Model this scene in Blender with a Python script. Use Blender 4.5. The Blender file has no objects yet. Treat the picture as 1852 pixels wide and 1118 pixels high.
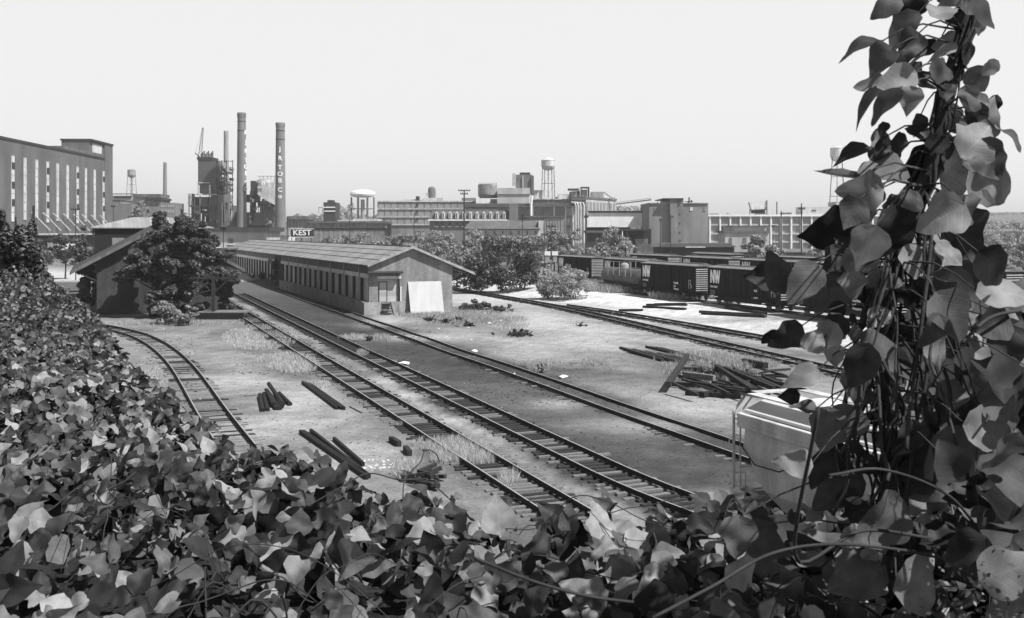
import bpy, math, random
import numpy as np
from mathutils import Vector, Matrix
random.seed(7); RNG = np.random.default_rng(11)
SC = bpy.context.scene; COL = SC.collection
F, CX, HY, CZ = 1850.0, 926.0, 421.0, 9.3
R = math.radians
TA = R(21.37)
def W(px, py, Y): return Vector(((px-CX)*Y/F, Y, CZ-(py-HY)*Y/F))
def G(px, py, z=0.0):
    Y = (CZ-z)*F/(py-HY); return Vector(((px-CX)*Y/F, Y, z))
def UV(u, v, z=0.0): return Vector((u*math.cos(TA)-v*math.sin(TA), u*math.sin(TA)+v*math.cos(TA), z))

# ---------------------------------------------------------------- materials
def mat(name, c=0.3, rough=0.8, var=0.25, scale=1.0, bump=0.0, bscale=None, metal=0.0, kind=None, spec=0.3, **k):
    m = bpy.data.materials.new(name); m.use_nodes = True
    nt = m.node_tree; N = nt.nodes; L = nt.links
    b = N['Principled BSDF']; b.inputs['Roughness'].default_value = rough; b.inputs['Metallic'].default_value = metal
    b.inputs['Specular IOR Level'].default_value = spec
    geo = N.new('ShaderNodeNewGeometry')
    tc = N.new('ShaderNodeTexCoord')
    n1 = N.new('ShaderNodeTexNoise'); n1.inputs['Scale'].default_value = scale; n1.inputs['Detail'].default_value = 6; n1.inputs['Roughness'].default_value = .65
    L.new(tc.outputs['Object'], n1.inputs['Vector'])
    mr = N.new('ShaderNodeMapRange'); mr.inputs['From Min'].default_value = .25; mr.inputs['From Max'].default_value = .75
    mr.inputs['To Min'].default_value = c*(1-var); mr.inputs['To Max'].default_value = c*(1+var)
    L.new(n1.outputs['Fac'], mr.inputs['Value'])
    out = mr.outputs['Result']
    def mul(a, bb):
        x = N.new('ShaderNodeMath'); x.operation = 'MULTIPLY'; L.new(a, x.inputs[0])
        if isinstance(bb, float): x.inputs[1].default_value = bb
        else: L.new(bb, x.inputs[1])
        return x.outputs[0]
    def rng(a, f0, f1, t0, t1):
        x = N.new('ShaderNodeMapRange'); x.inputs['From Min'].default_value = f0; x.inputs['From Max'].default_value = f1
        x.inputs['To Min'].default_value = t0; x.inputs['To Max'].default_value = t1; L.new(a, x.inputs['Value']); return x.outputs['Result']
    h = n1.outputs['Fac']
    if kind == 'brick':
        sep = N.new('ShaderNodeSeparateXYZ'); L.new(tc.outputs['Object'], sep.inputs[0])
        add = N.new('ShaderNodeMath'); add.operation = 'ADD'; L.new(sep.outputs[0], add.inputs[0]); L.new(sep.outputs[1], add.inputs[1])
        cb = N.new('ShaderNodeCombineXYZ'); L.new(add.outputs[0], cb.inputs[0]); L.new(sep.outputs[2], cb.inputs[1])
        bt = N.new('ShaderNodeTexBrick'); L.new(cb.outputs[0], bt.inputs['Vector'])
        bt.inputs['Scale'].default_value = k.get('bs', 1.0); bt.inputs['Brick Width'].default_value = .22*k.get('bw', 1.); bt.inputs['Row Height'].default_value = .075*k.get('bw', 1.)
        bt.inputs['Mortar Size'].default_value = .008*k.get('bw', 1.)
        bt.inputs['Color1'].default_value = (.8, .8, .8, 1); bt.inputs['Color2'].default_value = (1.25, 1.25, 1.25, 1); bt.inputs['Mortar'].default_value = (1.5, 1.5, 1.5, 1)
        out = mul(out, bt.outputs['Color']); h = bt.outputs['Fac']
    if kind in ('seam', 'corr', 'plank', 'zrib'):
        sep = N.new('ShaderNodeSeparateXYZ'); L.new(tc.outputs['Object'], sep.inputs[0])
        ax = {'x': 0, 'y': 1, 'z': 2}[k.get('ax', 'x')]; p = k.get('p', .6)
        d = N.new('ShaderNodeMath'); d.operation = 'DIVIDE'; L.new(sep.outputs[ax], d.inputs[0]); d.inputs[1].default_value = p
        fr = N.new('ShaderNodeMath'); fr.operation = 'FRACT'; L.new(d.outputs[0], fr.inputs[0])
        if kind == 'seam' or kind == 'plank':
            fl = N.new('ShaderNodeMath'); fl.operation = 'FLOOR'; L.new(d.outputs[0], fl.inputs[0])
            wn = N.new('ShaderNodeTexWhiteNoise'); wn.noise_dimensions = '1D'; L.new(fl.outputs[0], wn.inputs['W'])
            out = mul(out, rng(wn.outputs['Value'], 0, 1, .82, 1.15))
            ed = rng(fr.outputs[0], 0, k.get('ew', .08), k.get('ed', .45), 1.0); out = mul(out, ed); h = ed
        else:
            s = N.new('ShaderNodeMath'); s.operation = 'PINGPONG'; L.new(d.outputs[0], s.inputs[0]); s.inputs[1].default_value = .5
            h = s.outputs[0]; out = mul(out, rng(h, 0, .5, .8, 1.1))
            if bump == 0: bump = .5
    if k.get('streak'):
        mp = N.new('ShaderNodeMapping'); L.new(tc.outputs['Object'], mp.inputs[0]); mp.inputs['Scale'].default_value = (1.2, 1.2, .22)
        n2 = N.new('ShaderNodeTexNoise'); n2.inputs['Scale'].default_value = k.get('ss', 1.5)*.8; n2.inputs['Detail'].default_value = 5; L.new(mp.outputs[0], n2.inputs['Vector'])
        out = mul(out, rng(n2.outputs['Fac'], .35, .65, 1-k['streak'], 1+k['streak']*.4))
    if k.get('fine'):
        n3 = N.new('ShaderNodeTexNoise'); n3.inputs['Scale'].default_value = k.get('fs', 12); n3.inputs['Detail'].default_value = 4; L.new(tc.outputs['Object'], n3.inputs['Vector'])
        out = mul(out, rng(n3.outputs['Fac'], .3, .7, 1-k['fine'], 1+k['fine']))
    if k.get('island'):
        out = mul(out, rng(geo.outputs['Random Per Island'], 0, 1, 1-k['island'], 1+k['island']))
    L.new(out, b.inputs['Base Color'])
    if bump:
        bp = N.new('ShaderNodeBump'); bp.inputs['Strength'].default_value = bump; bp.inputs['Distance'].default_value = k.get('bd', .03)
        L.new(h, bp.inputs['Height']); L.new(bp.outputs[0], b.inputs['Normal'])
    return m

def leafmat(name, c=.09, isl=.6, trans=.35, rough=.45, veins=False, spec=.5, pwr=1.0, hi=None):
    m = bpy.data.materials.new(name); m.use_nodes = True
    nt = m.node_tree; N = nt.nodes; L = nt.links; N.clear()
    out = N.new('ShaderNodeOutputMaterial'); geo = N.new('ShaderNodeNewGeometry')
    mr = N.new('ShaderNodeMapRange'); mr.inputs['To Min'].default_value = c*(1-isl); mr.inputs['To Max'].default_value = hi or c*(1+isl)
    pw = N.new('ShaderNodeMath'); pw.operation = 'POWER'; L.new(geo.outputs['Random Per Island'], pw.inputs[0]); pw.inputs[1].default_value = pwr
    L.new(pw.outputs[0], mr.inputs['Value'])
    bf = N.new('ShaderNodeMapRange'); bf.inputs['To Min'].default_value = 1.; bf.inputs['To Max'].default_value = 1.5; L.new(geo.outputs['Backfacing'], bf.inputs['Value'])
    mu = N.new('ShaderNodeMath'); mu.operation = 'MULTIPLY'; L.new(mr.outputs[0], mu.inputs[0]); L.new(bf.outputs[0], mu.inputs[1]); val = mu.outputs[0]
    p = N.new('ShaderNodeBsdfPrincipled'); p.inputs['Roughness'].default_value = rough; p.inputs['Specular IOR Level'].default_value = spec
    t = N.new('ShaderNodeBsdfTranslucent'); mx = N.new('ShaderNodeMixShader'); mx.inputs[0].default_value = trans
    if veins:
        uv = N.new('ShaderNodeUVMap'); uv.uv_map = 'UVMap'; sp = N.new('ShaderNodeSeparateXYZ'); L.new(uv.outputs[0], sp.inputs[0])
        def M(op, a, b_=None):
            x = N.new('ShaderNodeMath'); x.operation = op
            for i, q in enumerate((a, b_)):
                if q is None: continue
                if isinstance(q, (int, float)): x.inputs[i].default_value = q
                else: L.new(q, x.inputs[i])
            return x.outputs[0]
        au = M('ABSOLUTE', M('SUBTRACT', sp.outputs[0], .5))
        w = M('SUBTRACT', sp.outputs[1], M('MULTIPLY', au, .75))
        fr = M('PINGPONG', M('MULTIPLY', w, 6.5), .5)
        side = M('LESS_THAN', fr, .045); mid = M('LESS_THAN', au, .012)
        v = M('MAXIMUM', M('MULTIPLY', side, .8), mid)
        tc = N.new('ShaderNodeTexCoord'); ns = N.new('ShaderNodeTexNoise'); ns.inputs['Scale'].default_value = 28; ns.inputs['Detail'].default_value = 4; L.new(tc.outputs['Object'], ns.inputs['Vector'])
        mott = N.new('ShaderNodeMapRange'); mott.inputs['From Min'].default_value = .3; mott.inputs['From Max'].default_value = .7; mott.inputs['To Min'].default_value = .75; mott.inputs['To Max'].default_value = 1.2
        L.new(ns.outputs['Fac'], mott.inputs['Value'])
        val = M('MULTIPLY', M('MULTIPLY', val, mott.outputs[0]), M('ADD', M('MULTIPLY', v, .16), 1.))
        bp = N.new('ShaderNodeBump'); bp.inputs['Strength'].default_value = .25; bp.inputs['Distance'].default_value = .0025
        L.new(M('ADD', M('MULTIPLY', M('POWER', M('SUBTRACT', 1., M('MULTIPLY', fr, 2.)), 9.), -.5), M('MULTIPLY', ns.outputs['Fac'], .8)), bp.inputs['Height']); L.new(bp.outputs[0], p.inputs['Normal'])
    L.new(val, p.inputs['Base Color']); L.new(val, t.inputs['Color'])
    L.new(p.outputs[0], mx.inputs[1]); L.new(t.outputs[0], mx.inputs[2]); L.new(mx.outputs[0], out.inputs[0])
    return m

M = {}
def mk(n, *a, **k): M[n] = mat(n, *a, **k)
mk('brick', .2, .9, .3, .35, kind='brick', streak=.25)
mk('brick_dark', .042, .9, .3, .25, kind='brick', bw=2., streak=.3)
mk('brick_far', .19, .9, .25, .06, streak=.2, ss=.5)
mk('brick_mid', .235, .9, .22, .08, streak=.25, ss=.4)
mk('conc', .3, .9, .35, .6, streak=.2, bump=.3, fine=.15)
mk('conc_dark', .24, .9, .4, .5, streak=.4, fine=.15)
mk('glasspale', .3, .5, .25, .25)
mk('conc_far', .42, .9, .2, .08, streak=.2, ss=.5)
mk('pale', .55, .8, .18, .15, streak=.25)
mk('white', .8, .6, .08, .4, streak=.12)
mk('board', .5, .7, .06, .5, streak=.08)
mk('glassfar', .13, .35, .4, .35)
mk('glassmid', .2, .4, .35, .5)
mk('brick_left', .125, .9, .2, .1, streak=.2, ss=.3)
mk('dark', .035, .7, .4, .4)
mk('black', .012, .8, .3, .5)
mk('steel', .12, .6, .35, .3, streak=.3)
mk('steel_pale', .33, .5, .25, .3, streak=.3)
mk('corr', .09, .6, .3, .1, kind='corr', ax='x', p=1.0, bd=.1)
mk('roof', .24, .55, .2, .3, kind='seam', ax='y', p=2.4, ew=.03, ed=.6, streak=.0, fine=.2, fs=1.5)
mk('roof_hip', .28, .6, .15, .3, kind='seam', ax='x', p=.55, ew=.12, ed=.5)
mk('roof_dark', .05, .8, .35, .5, fine=.3, fs=6)
mk('rooffar', .1, .8, .3, .1)
mk('wall_corr', .08, .7, .3, .3, kind='corr', ax='y', p=.4, bd=.08)
mk('door', .4, .7, .22, .35, kind='plank', ax='y', p=.33, ew=.06, ed=.75, streak=.3)
mk('door_pale', .38, .7, .12, .5, kind='plank', ax='z', p=.5, ew=.04, ed=.8)
mk('chim', .19, .9, .2, .12, streak=.2, ss=.4)
mk('wood', .028, .85, .5, 1.2, kind='plank', ax='z', p=.15, ew=.15, ed=.6, fine=.3)
mk('tie', .03, .95, .45, 3., fine=.4, fs=18, bump=.6, bd=.02)
mk('tie_pale', .15, .95, .4, 3., fine=.4, fs=18, bump=.6, bd=.02)
mk('rail', .012, .7, .4, 1.5, fine=.3)
mk('rail_top', .26, .35, .25, .8, metal=.0, spec=.8)
mk('car', .012, .9, .4, .5, streak=.4, fine=.15, spec=.12)
mk('car_roof', .16, .8, .35, .7, kind='corr', ax='y', p=.9, fine=.2, bd=.05)
mk('car_end_lit', .4, .7, .3, .8, streak=.3)  # pale tone carries the sunlight on the boxcar end ribs
mk('letter', .88, .7, .12, 1.5, streak=.2)
mk('letter_dim', .35, .7, .3, 2.5)
mk('tank', .1, .5, .3, .7, streak=.4)
mk('hopper', .52, .6, .14, .9, streak=.3, fine=.1)
mk('hopper_roof', .62, .5, .1, .6, kind='corr', ax='y', p=.12, bump=.6, bd=.02)
mk('bark', .04, .95, .4, 6., bump=.8, bd=.02, fine=.3)
mk('vine', .03, .8, .5, 9., bump=.5, bd=.003)
mk('pole', .035, .9, .3, 2.)
mk('junk', .02, .8, .6, 1.5, fine=.4)
mk('paper', .8, .8, .1, 2.)
mk('stone', .5, .9, .3, 2.)
M['leaf'] = leafmat('kudzu_leaf', .055, .65, .16, .6, veins=True, pwr=2.8, hi=.3, spec=.3)
M['leaf_vine'] = leafmat('vine_leaf', .05, .55, .28, .6, veins=True, pwr=2.4, hi=.3, spec=.3)
M['leaf_far'] = leafmat('kudzu_leaf_small', .055, .75, .15, .6, pwr=2.8, hi=.22, spec=.3)
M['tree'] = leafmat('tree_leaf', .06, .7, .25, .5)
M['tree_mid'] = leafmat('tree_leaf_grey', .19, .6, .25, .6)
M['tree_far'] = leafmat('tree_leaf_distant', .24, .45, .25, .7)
M['grass'] = leafmat('grass_blade', .4, .35, .3, .7, spec=.2)
M['weed'] = leafmat('weed_blade', .32, .6, .3, .7, spec=.2)

# ---------------------------------------------------------------- builders
class MB:
    def __init__(s): s.v = []; s.f = []; s.mi = []
    def add(s, vs, fs, mi=0):
        o = len(s.v); s.v += [tuple(p) for p in vs]; s.f += [tuple(i+o for i in f) for f in fs]; s.mi += [mi]*len(fs); return s
    def box(s, x0, x1, y0, y1, z0, z1, mi=0, T=None):
        vs = [Vector(p) for p in ((x0,y0,z0),(x1,y0,z0),(x1,y1,z0),(x0,y1,z0),(x0,y0,z1),(x1,y0,z1),(x1,y1,z1),(x0,y1,z1))]
        if T: vs = [T@p for p in vs]
        return s.add(vs, [(3,2,1,0),(4,5,6,7),(0,1,5,4),(1,2,6,5),(2,3,7,6),(3,0,4,7)], mi)
    def pbox(s, x0, x1, yt, yb, Y, d, mi=0):      # a box whose front face covers a stretch of the view at distance Y
        a = W(x0, yt, Y); b = W(x1, yb, Y)
        return s.box(a.x, b.x, Y, Y+d, b.z, a.z, mi)
    def prism(s, poly, y0, y1, mi=0, T=None):     # polygon in xz extruded along y
        n = len(poly); vs = [Vector((x, y0, z)) for x, z in poly]+[Vector((x, y1, z)) for x, z in poly]
        if T: vs = [T@p for p in vs]
        fs = [tuple(range(n)), tuple(range(2*n-1, n-1, -1))]+[(i, i+n, (i+1) % n+n, (i+1) % n) for i in range(n)]
        return s.add(vs, fs, mi)
    def beam(s, p, q, w, h, mi=0):
        p = Vector(p); q = Vector(q); d = q-p; l = d.length
        if l < 1e-6: return s
        T = Matrix.Translation(p) @ d.to_track_quat('Y', 'Z').to_matrix().to_4x4()
        return s.box(-w/2, w/2, 0, l, -h/2, h/2, mi, T)
    def tube(s, pts, r, n=8, mi=0, cap=True):
        pts = [Vector(p) for p in pts]; rs = r if isinstance(r, (list, tuple)) else [r]*len(pts)
        o = len(s.v); up = Vector((0, 0, 1)); side = None
        for i, p in enumerate(pts):
            t = (pts[min(i+1, len(pts)-1)]-pts[max(i-1, 0)]).normalized()
            if side is None:
                ref = Vector((0, 0, 1)) if abs(t.z) < .9 else Vector((1, 0, 0)); side = t.cross(ref).normalized()
            else:
                side = (side - t*side.dot(t)).normalized()
            b = t.cross(side)
            for k in range(n):
                a = 2*math.pi*k/n; s.v.append(tuple(p+(side*math.cos(a)+b*math.sin(a))*rs[i]))
        for i in range(len(pts)-1):
            for k in range(n):
                s.f.append((o+i*n+k, o+i*n+(k+1) % n, o+(i+1)*n+(k+1) % n, o+(i+1)*n+k)); s.mi.append(mi)
        if cap:
            s.f.append(tuple(o+k for k in range(n-1, -1, -1))); s.mi.append(mi)
            s.f.append(tuple(o+(len(pts)-1)*n+k for k in range(n))); s.mi.append(mi)
        return s
    def lathe(s, c, prof, n=24, mi=0):            # prof: (radius, z)
        return s.tube([(c[0], c[1], c[2]+z) for r_, z in prof], [max(r_, .001) for r_, z in prof], n, mi)
    def build(s, name, m, parent=None, world=True, smooth=False):
        me = bpy.data.meshes.new(name)
        vs = s.v
        if parent is not None and world:
            off = root_loc(parent); vs = [(x-off[0], y-off[1], z-off[2]) for x, y, z in vs]
        me.from_pydata(vs, [], s.f)
        for q in (m if isinstance(m, (list, tuple)) else [m]): me.materials.append(M[q])
        me.polygons.foreach_set('material_index', s.mi)
        if smooth: me.polygons.foreach_set('use_smooth', [True]*len(me.polygons))
        me.update(); o = bpy.data.objects.new(name, me); COL.objects.link(o)
        if parent is not None: o.parent = parent
        return o
def root_loc(o):
    l = Vector((0, 0, 0))
    while o is not None: l = l+o.location; o = o.parent
    return l
def thing(name, label, cat, loc=(0, 0, 0), rz=0.0, group=None):
    o = bpy.data.objects.new(name, None); COL.objects.link(o); o.location = loc; o.rotation_euler = (0, 0, rz)
    o.empty_display_size = .5; return tag(o, label, cat, group)
def tag(o, label=None, cat=None, group=None, kind=None):
    if label: o['label'] = label
    if cat: o['category'] = cat
    if group: o['group'] = group
    if kind: o['kind'] = kind
    return o
def cpart(src, parent, loc=None, rz=None, sc=None):
    c = src.copy(); COL.objects.link(c); c.parent = parent
    if loc is not None: c.location = loc
    if rz is not None: c.rotation_euler = (0, 0, rz)
    if sc is not None: c.scale = sc
    return c
def dup(root, loc, rz, label, group=None):
    def rec(o, par):
        c = o.copy(); COL.objects.link(c); c.parent = par
        for ch in kids.get(o.name, []): rec(ch, c)
        return c
    kids = {}
    for o in list(COL.objects):
        if o.parent: kids.setdefault(o.parent.name, []).append(o)
    c = rec(root, None); c.location = loc; c.rotation_euler = (0, 0, rz); tag(c, label, None, group); return c
def npmesh(name, V, Fq, m, uv=None, smooth=False, parent=None):
    me = bpy.data.meshes.new(name); nv, nf = len(V), len(Fq); k = Fq.shape[1]
    me.vertices.add(nv); me.vertices.foreach_set('co', V.astype(np.float32).ravel())
    me.loops.add(nf*k); me.loops.foreach_set('vertex_index', Fq.astype(np.int32).ravel())
    me.polygons.add(nf); me.polygons.foreach_set('loop_start', np.arange(nf, dtype=np.int32)*k)
    me.update(calc_edges=True)
    if uv is not None:
        l = me.uv_layers.new(name='UVMap'); l.data.foreach_set('uv', uv[Fq.ravel()].astype(np.float32).ravel())
    if smooth: me.polygons.foreach_set('use_smooth', np.ones(nf, dtype=bool))
    me.materials.append(M[m]); o = bpy.data.objects.new(name, me); COL.objects.link(o)
    if parent is not None: o.parent = parent
    return o
def textmesh(s, size, th=.02, align='LEFT', line=1.0):
    cu = bpy.data.curves.new('t', 'FONT'); cu.body = s; cu.size = size; cu.extrude = th; cu.align_x = align; cu.space_line = line
    cu.offset = size*.018; cu.resolution_u = 3
    o = bpy.data.objects.new('t', cu); COL.objects.link(o); dg = bpy.context.evaluated_depsgraph_get()
    me = bpy.data.meshes.new_from_object(o.evaluated_get(dg)); vs = [v.co.copy() for v in me.vertices]; fs = [tuple(p.vertices) for p in me.polygons]
    bpy.data.objects.remove(o); bpy.data.curves.remove(cu); bpy.data.meshes.remove(me); return vs, fs

# leaf meshes, vectorised -------------------------------------------------
def sst_(a, b, v): t = min(1, max(0, (v-a)/(b-a))); return t*t*(3-2*t)
def leaf_template(nt, cols, kind):
    cs = np.linspace(-1, 1, cols); V = []; U = []
    for i in range(nt+1):
        t = i/nt
        if kind == 0: w = .42*math.sin(math.pi*min(1, t**.62))**.75 if 0 < t < 1 else 0
        elif kind == 1:   # lobed
            base = .42*math.sin(math.pi*t**.6)**.7 if 0 < t < 1 else 0
            w = base*(1+.16*math.exp(-((t-.3)/.12)**2)-.14*math.exp(-((t-.6)/.12)**2))
        else: w = .46*math.sin(math.pi*t**.5)**.85*(1-.35*sst_(.55, 1, t)) if 0 < t < 1 else 0
        back = -.07*math.exp(-(t/.12)**2)
        for c in cs:
            V.append((c*w, t+back*abs(c)*1.2-.16*abs(c)*w*0, 0)); U.append((.5+c*w, t))
    Fq = []
    for i in range(nt):
        for j in range(cols-1):
            a = i*cols+j; Fq.append((a, a+1, a+cols+1, a+cols))
    return np.array(V), np.array(U), np.array(Fq)
TEMPL = {}
def leaves(P, D, Nn, S, res, name, m, rng=RNG, smooth=True, parent=None, fold=(0, .5), curl=(-.2, .6), kinds=(0, 1, 2)):
    """P base points, D tip directions, Nn rough normals, S lengths"""
    n = len(P); D = D/np.linalg.norm(D, axis=1)[:, None]
    X = np.cross(D, Nn); X /= np.linalg.norm(X, axis=1)[:, None]+1e-9; Z = np.cross(X, D)
    nt, cols = {2: (14, 7), 1: (8, 5), 0: (4, 3)}[res]
    kk = rng.integers(0, len(kinds), n); Vs, Us, Fs, off = [], [], [], 0
    for ki, kd in enumerate(kinds):
        idx = np.where(kk == ki)[0]
        if not len(idx): continue
        if (res, kd) not in TEMPL: TEMPL[(res, kd)] = leaf_template(nt, cols, kd)
        tv, tu, tf = TEMPL[(res, kd)]; mN = len(idx)
        x = np.repeat(tv[None, :, 0], mN, 0); y = np.repeat(tv[None, :, 1], mN, 0)
        fo = rng.uniform(*fold, mN)[:, None]; cu = rng.uniform(*curl, mN)[:, None]; ph = rng.uniform(0, 6.28, mN)[:, None]; wa = rng.uniform(.01, .075, mN)[:, None]
        tw = rng.uniform(-.45, .45, mN)[:, None]
        x = x*(1+.05*np.sin(17*y+ph)); z = fo*np.sqrt(x*x+.004)-cu*y*y+wa*np.sin(9*y+ph)*np.sign(x)*(np.abs(x) > .1)+tw*x*y
        w = rng.uniform(.82, 1.12, mN)[:, None]
        s = S[idx][:, None]
        V = P[idx][:, None, :]+(X[idx][:, None, :]*(x*w*s)[..., None])+(D[idx][:, None, :]*(y*s)[..., None])+(Z[idx][:, None, :]*(z*s)[..., None])
        Vs.append(V.reshape(-1, 3)); Us.append(np.tile(tu, (mN, 1)))
        Fs.append((tf[None]+(np.arange(mN)*len(tv))[:, None, None]+off).reshape(-1, 4)); off += mN*len(tv)
    return npmesh(name, np.vstack(Vs), np.vstack(Fs), m, np.vstack(Us), smooth, parent)
def cards(P, S, Nn, name, m, rng=RNG, parent=None, asp=.55):
    """small leaf shaped quads (diamonds)"""
    n = len(P); A = rng.normal(size=(n, 3)); Nn = Nn/(np.linalg.norm(Nn, axis=1)[:, None]+1e-9)
    T = np.cross(Nn, A); T /= np.linalg.norm(T, axis=1)[:, None]+1e-9; B = np.cross(Nn, T)
    S = S[:, None]; q = np.stack([P-T*S, P-B*S*asp+Nn*S*.15, P+T*S, P+B*S*asp+Nn*S*.15], 1).reshape(-1, 3)
    Fq = np.arange(n*4).reshape(-1, 4); return npmesh(name, q, Fq, m, None, False, parent)
# ---------------------------------------------------------------- terrain
CREST = np.array([(60,6,8.6),(4,3.6,8.58),(0,3.4,8.55),(-1.5,5.2,8.3),(-4.0,10,7.9),(-8.1,20,7.2),(-9.9,24,7.1),(-12.0,28.5,7.2),(-15.8,34,7.8),(-18.1,38,8.4),(-30,44,9.0),(-90,52,9.3)], float)
CREST[:, 2] -= .22+.23*np.exp(-((CREST[:, 1]-3)/4.)**2)
def bank(x, y):
    best = np.full(x.shape, 1e9); sg = np.zeros(x.shape); zc = np.zeros(x.shape)
    for i in range(len(CREST)-1):
        a, b = CREST[i], CREST[i+1]; d = b[:2]-a[:2]; l2 = d@d
        t = np.clip(((x-a[0])*d[0]+(y-a[1])*d[1])/l2, 0, 1)
        px, py = a[0]+t*d[0], a[1]+t*d[1]; dist = np.hypot(x-px, y-py)
        s = (d[0]*(y-a[1])-d[1]*(x-a[0]))   # left of a->b (camera side, towards smaller y) is negative here
        better = dist < best-1e-6
        best = np.where(better, dist, best); sg = np.where(better, np.sign(-s), sg); zc = np.where(better, a[2]+t*(b[2]-a[2]), zc)
    d = best*sg
    return np.where(d > 0, zc-np.where(x < -.8, 2.1, 1.0)*np.maximum(d-.25, 0)-.04*d, zc+np.minimum(-d, 6)*.015), d
def noise2(x, y, seed=0):
    r = np.random.default_rng(seed); z = 0*x
    for k in range(14):
        f = r.uniform(.1, 1.6); a = r.uniform(0, 6.28); z = z+np.sin(f*(x*math.cos(a)+y*math.sin(a))+r.uniform(0, 6.28))/(1+f*2)
    return z/3.2
def sst(a, b, v): t = np.clip((v-a)/(b-a), 0, 1); return t*t*(3-2*t)
def yardz(x, y):
    u = x*math.cos(TA)+y*math.sin(TA); v = -x*math.sin(TA)+y*math.cos(TA)
    z = .06*noise2(x, y, 3)
    z = z+.8*sst(55, 64, u)*sst(240, 200, np.abs(y))
    lane = lambda u0: np.exp(-((u-u0)/.62)**2)
    z = z-.3*(lane(22.95)+lane(16.0)+lane(12.0)*.8)*sst(140, 100, v)*sst(-.55, .1, noise2(v*.5+50, u*.2, 77))
    z = z-.05
    z = z+.11*np.exp(-((u-25.15)/.72)**4)*sst(150, 120, v)*sst(-.9, -.2, noise2(v*.35, u*.2, 78))
    z = z+3.2*sst(249, 256, y)*sst(-95, -100, -(-x))*0
    hill = 3.8*sst(243, 247, y)*sst(-60, -75, x)
    z = np.maximum(z, hill)
    z = z+sst(260, 900, y)*9+sst(700, 2200, y)*18*(.6+.4*noise2(x/260, y/260, 5))
    z = z+np.exp(-((x-720)/330)**2)*26*sst(520, 1500, y)
    # dirt heaped along the far half of the long warehouse
    z = z+.9*np.exp(-((u-27.2)/2.2)**2)*sst(172, 185, v)*sst(280, 240, v)
    return z
def groundz(x, y):
    x = np.asarray(x, float); y = np.asarray(y, float)
    b, d = bank(x, y); return np.maximum(yardz(x, y), np.where(y < 120, b, -50))
def gz(x, y): return float(groundz(np.array([x]), np.array([y]))[0])
def blobs(x, y, L, wob=.35):
    m = 0*x; w = 1+wob*noise2(x*1.3, y*1.3, 9)
    for (px, py, rx, ry, a) in L:
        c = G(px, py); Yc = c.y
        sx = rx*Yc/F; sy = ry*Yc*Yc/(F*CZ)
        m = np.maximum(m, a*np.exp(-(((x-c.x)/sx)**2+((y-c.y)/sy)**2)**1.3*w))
    return m
def albedo(x, y):
    u = x*math.cos(TA)+y*math.sin(TA); v = -x*math.sin(TA)+y*math.cos(TA)
    un = u+.55*noise2(x*1.6, y*1.6, 21)+.5*noise2(x*.4, y*.4, 22)
    a = np.interp(un, [-30, 4, 9, 12, 14, 15.2, 15.9, 16.5, 18, 19.8, 20.5, 24, 26.3, 27.5, 31, 45, 49, 52.5, 60, 66, 80, 110],
                      [.32, .32, .33, .24, .2, .24, .38, .1, .095, .1, .09, .085, .1, .24, .34, .38, .27, .5, .78, .7, .35, .2])
    near = sst(75, 45, v); a = a+near*.05*np.exp(-((un-21.5)/2.5)**2)
    a = a*(1+.34*noise2(x*.9, y*.9, 31)+.26*noise2(x*3, y*3, 32))
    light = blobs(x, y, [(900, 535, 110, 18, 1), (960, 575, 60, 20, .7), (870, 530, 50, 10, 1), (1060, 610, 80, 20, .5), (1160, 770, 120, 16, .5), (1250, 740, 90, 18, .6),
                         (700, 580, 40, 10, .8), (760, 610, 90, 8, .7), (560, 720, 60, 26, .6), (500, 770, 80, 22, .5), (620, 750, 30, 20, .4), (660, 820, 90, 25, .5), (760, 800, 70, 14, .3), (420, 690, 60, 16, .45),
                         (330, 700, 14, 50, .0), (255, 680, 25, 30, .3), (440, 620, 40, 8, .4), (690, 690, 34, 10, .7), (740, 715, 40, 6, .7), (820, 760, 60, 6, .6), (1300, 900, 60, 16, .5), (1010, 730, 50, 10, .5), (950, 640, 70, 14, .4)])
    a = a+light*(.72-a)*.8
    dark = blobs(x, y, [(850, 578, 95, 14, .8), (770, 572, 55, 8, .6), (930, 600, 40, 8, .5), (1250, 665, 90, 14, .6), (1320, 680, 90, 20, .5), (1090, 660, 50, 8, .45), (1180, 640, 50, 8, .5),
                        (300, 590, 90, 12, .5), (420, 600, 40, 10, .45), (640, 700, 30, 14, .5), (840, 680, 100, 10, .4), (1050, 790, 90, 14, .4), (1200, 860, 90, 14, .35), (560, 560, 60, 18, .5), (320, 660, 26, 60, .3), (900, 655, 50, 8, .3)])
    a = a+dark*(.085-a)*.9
    far = sst(135, 175, v)*sst(48, 40, u); a = a*(1-far)+.15*far
    road = sst(190, 200, y)*sst(242, 238, y)*sst(-40, -50, x); a = np.maximum(a, road*.62)
    a = np.where(y > 246, .2, a)
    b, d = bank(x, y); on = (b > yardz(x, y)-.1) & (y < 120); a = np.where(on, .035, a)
    a = np.where(on, .03, a*.7)  # bank soil darkened to paint deeper shade between the kudzu leaves
    return np.clip(a, .02, .6)
def axis(dense0, dense1, step, lo, hi):
    a = list(np.arange(dense0, dense1, step)); s = step; x = dense1
    while x < hi: a.append(x); s *= 1.12; x += s
    a.append(hi); s = step; x = dense0; L_ = []
    while x > lo: s *= 1.12; x -= s; L_.append(max(x, lo))
    return np.array(L_[::-1]+a)
xs = axis(-62, 62, .5, -2600, 2600); ys = axis(-4, 150, .5, -60, 4200)
XX, YY = np.meshgrid(xs, ys); ZZ = groundz(XX, YY)
V = np.stack([XX, YY, ZZ], -1).reshape(-1, 3); nx, ny = len(xs), len(ys)
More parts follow.
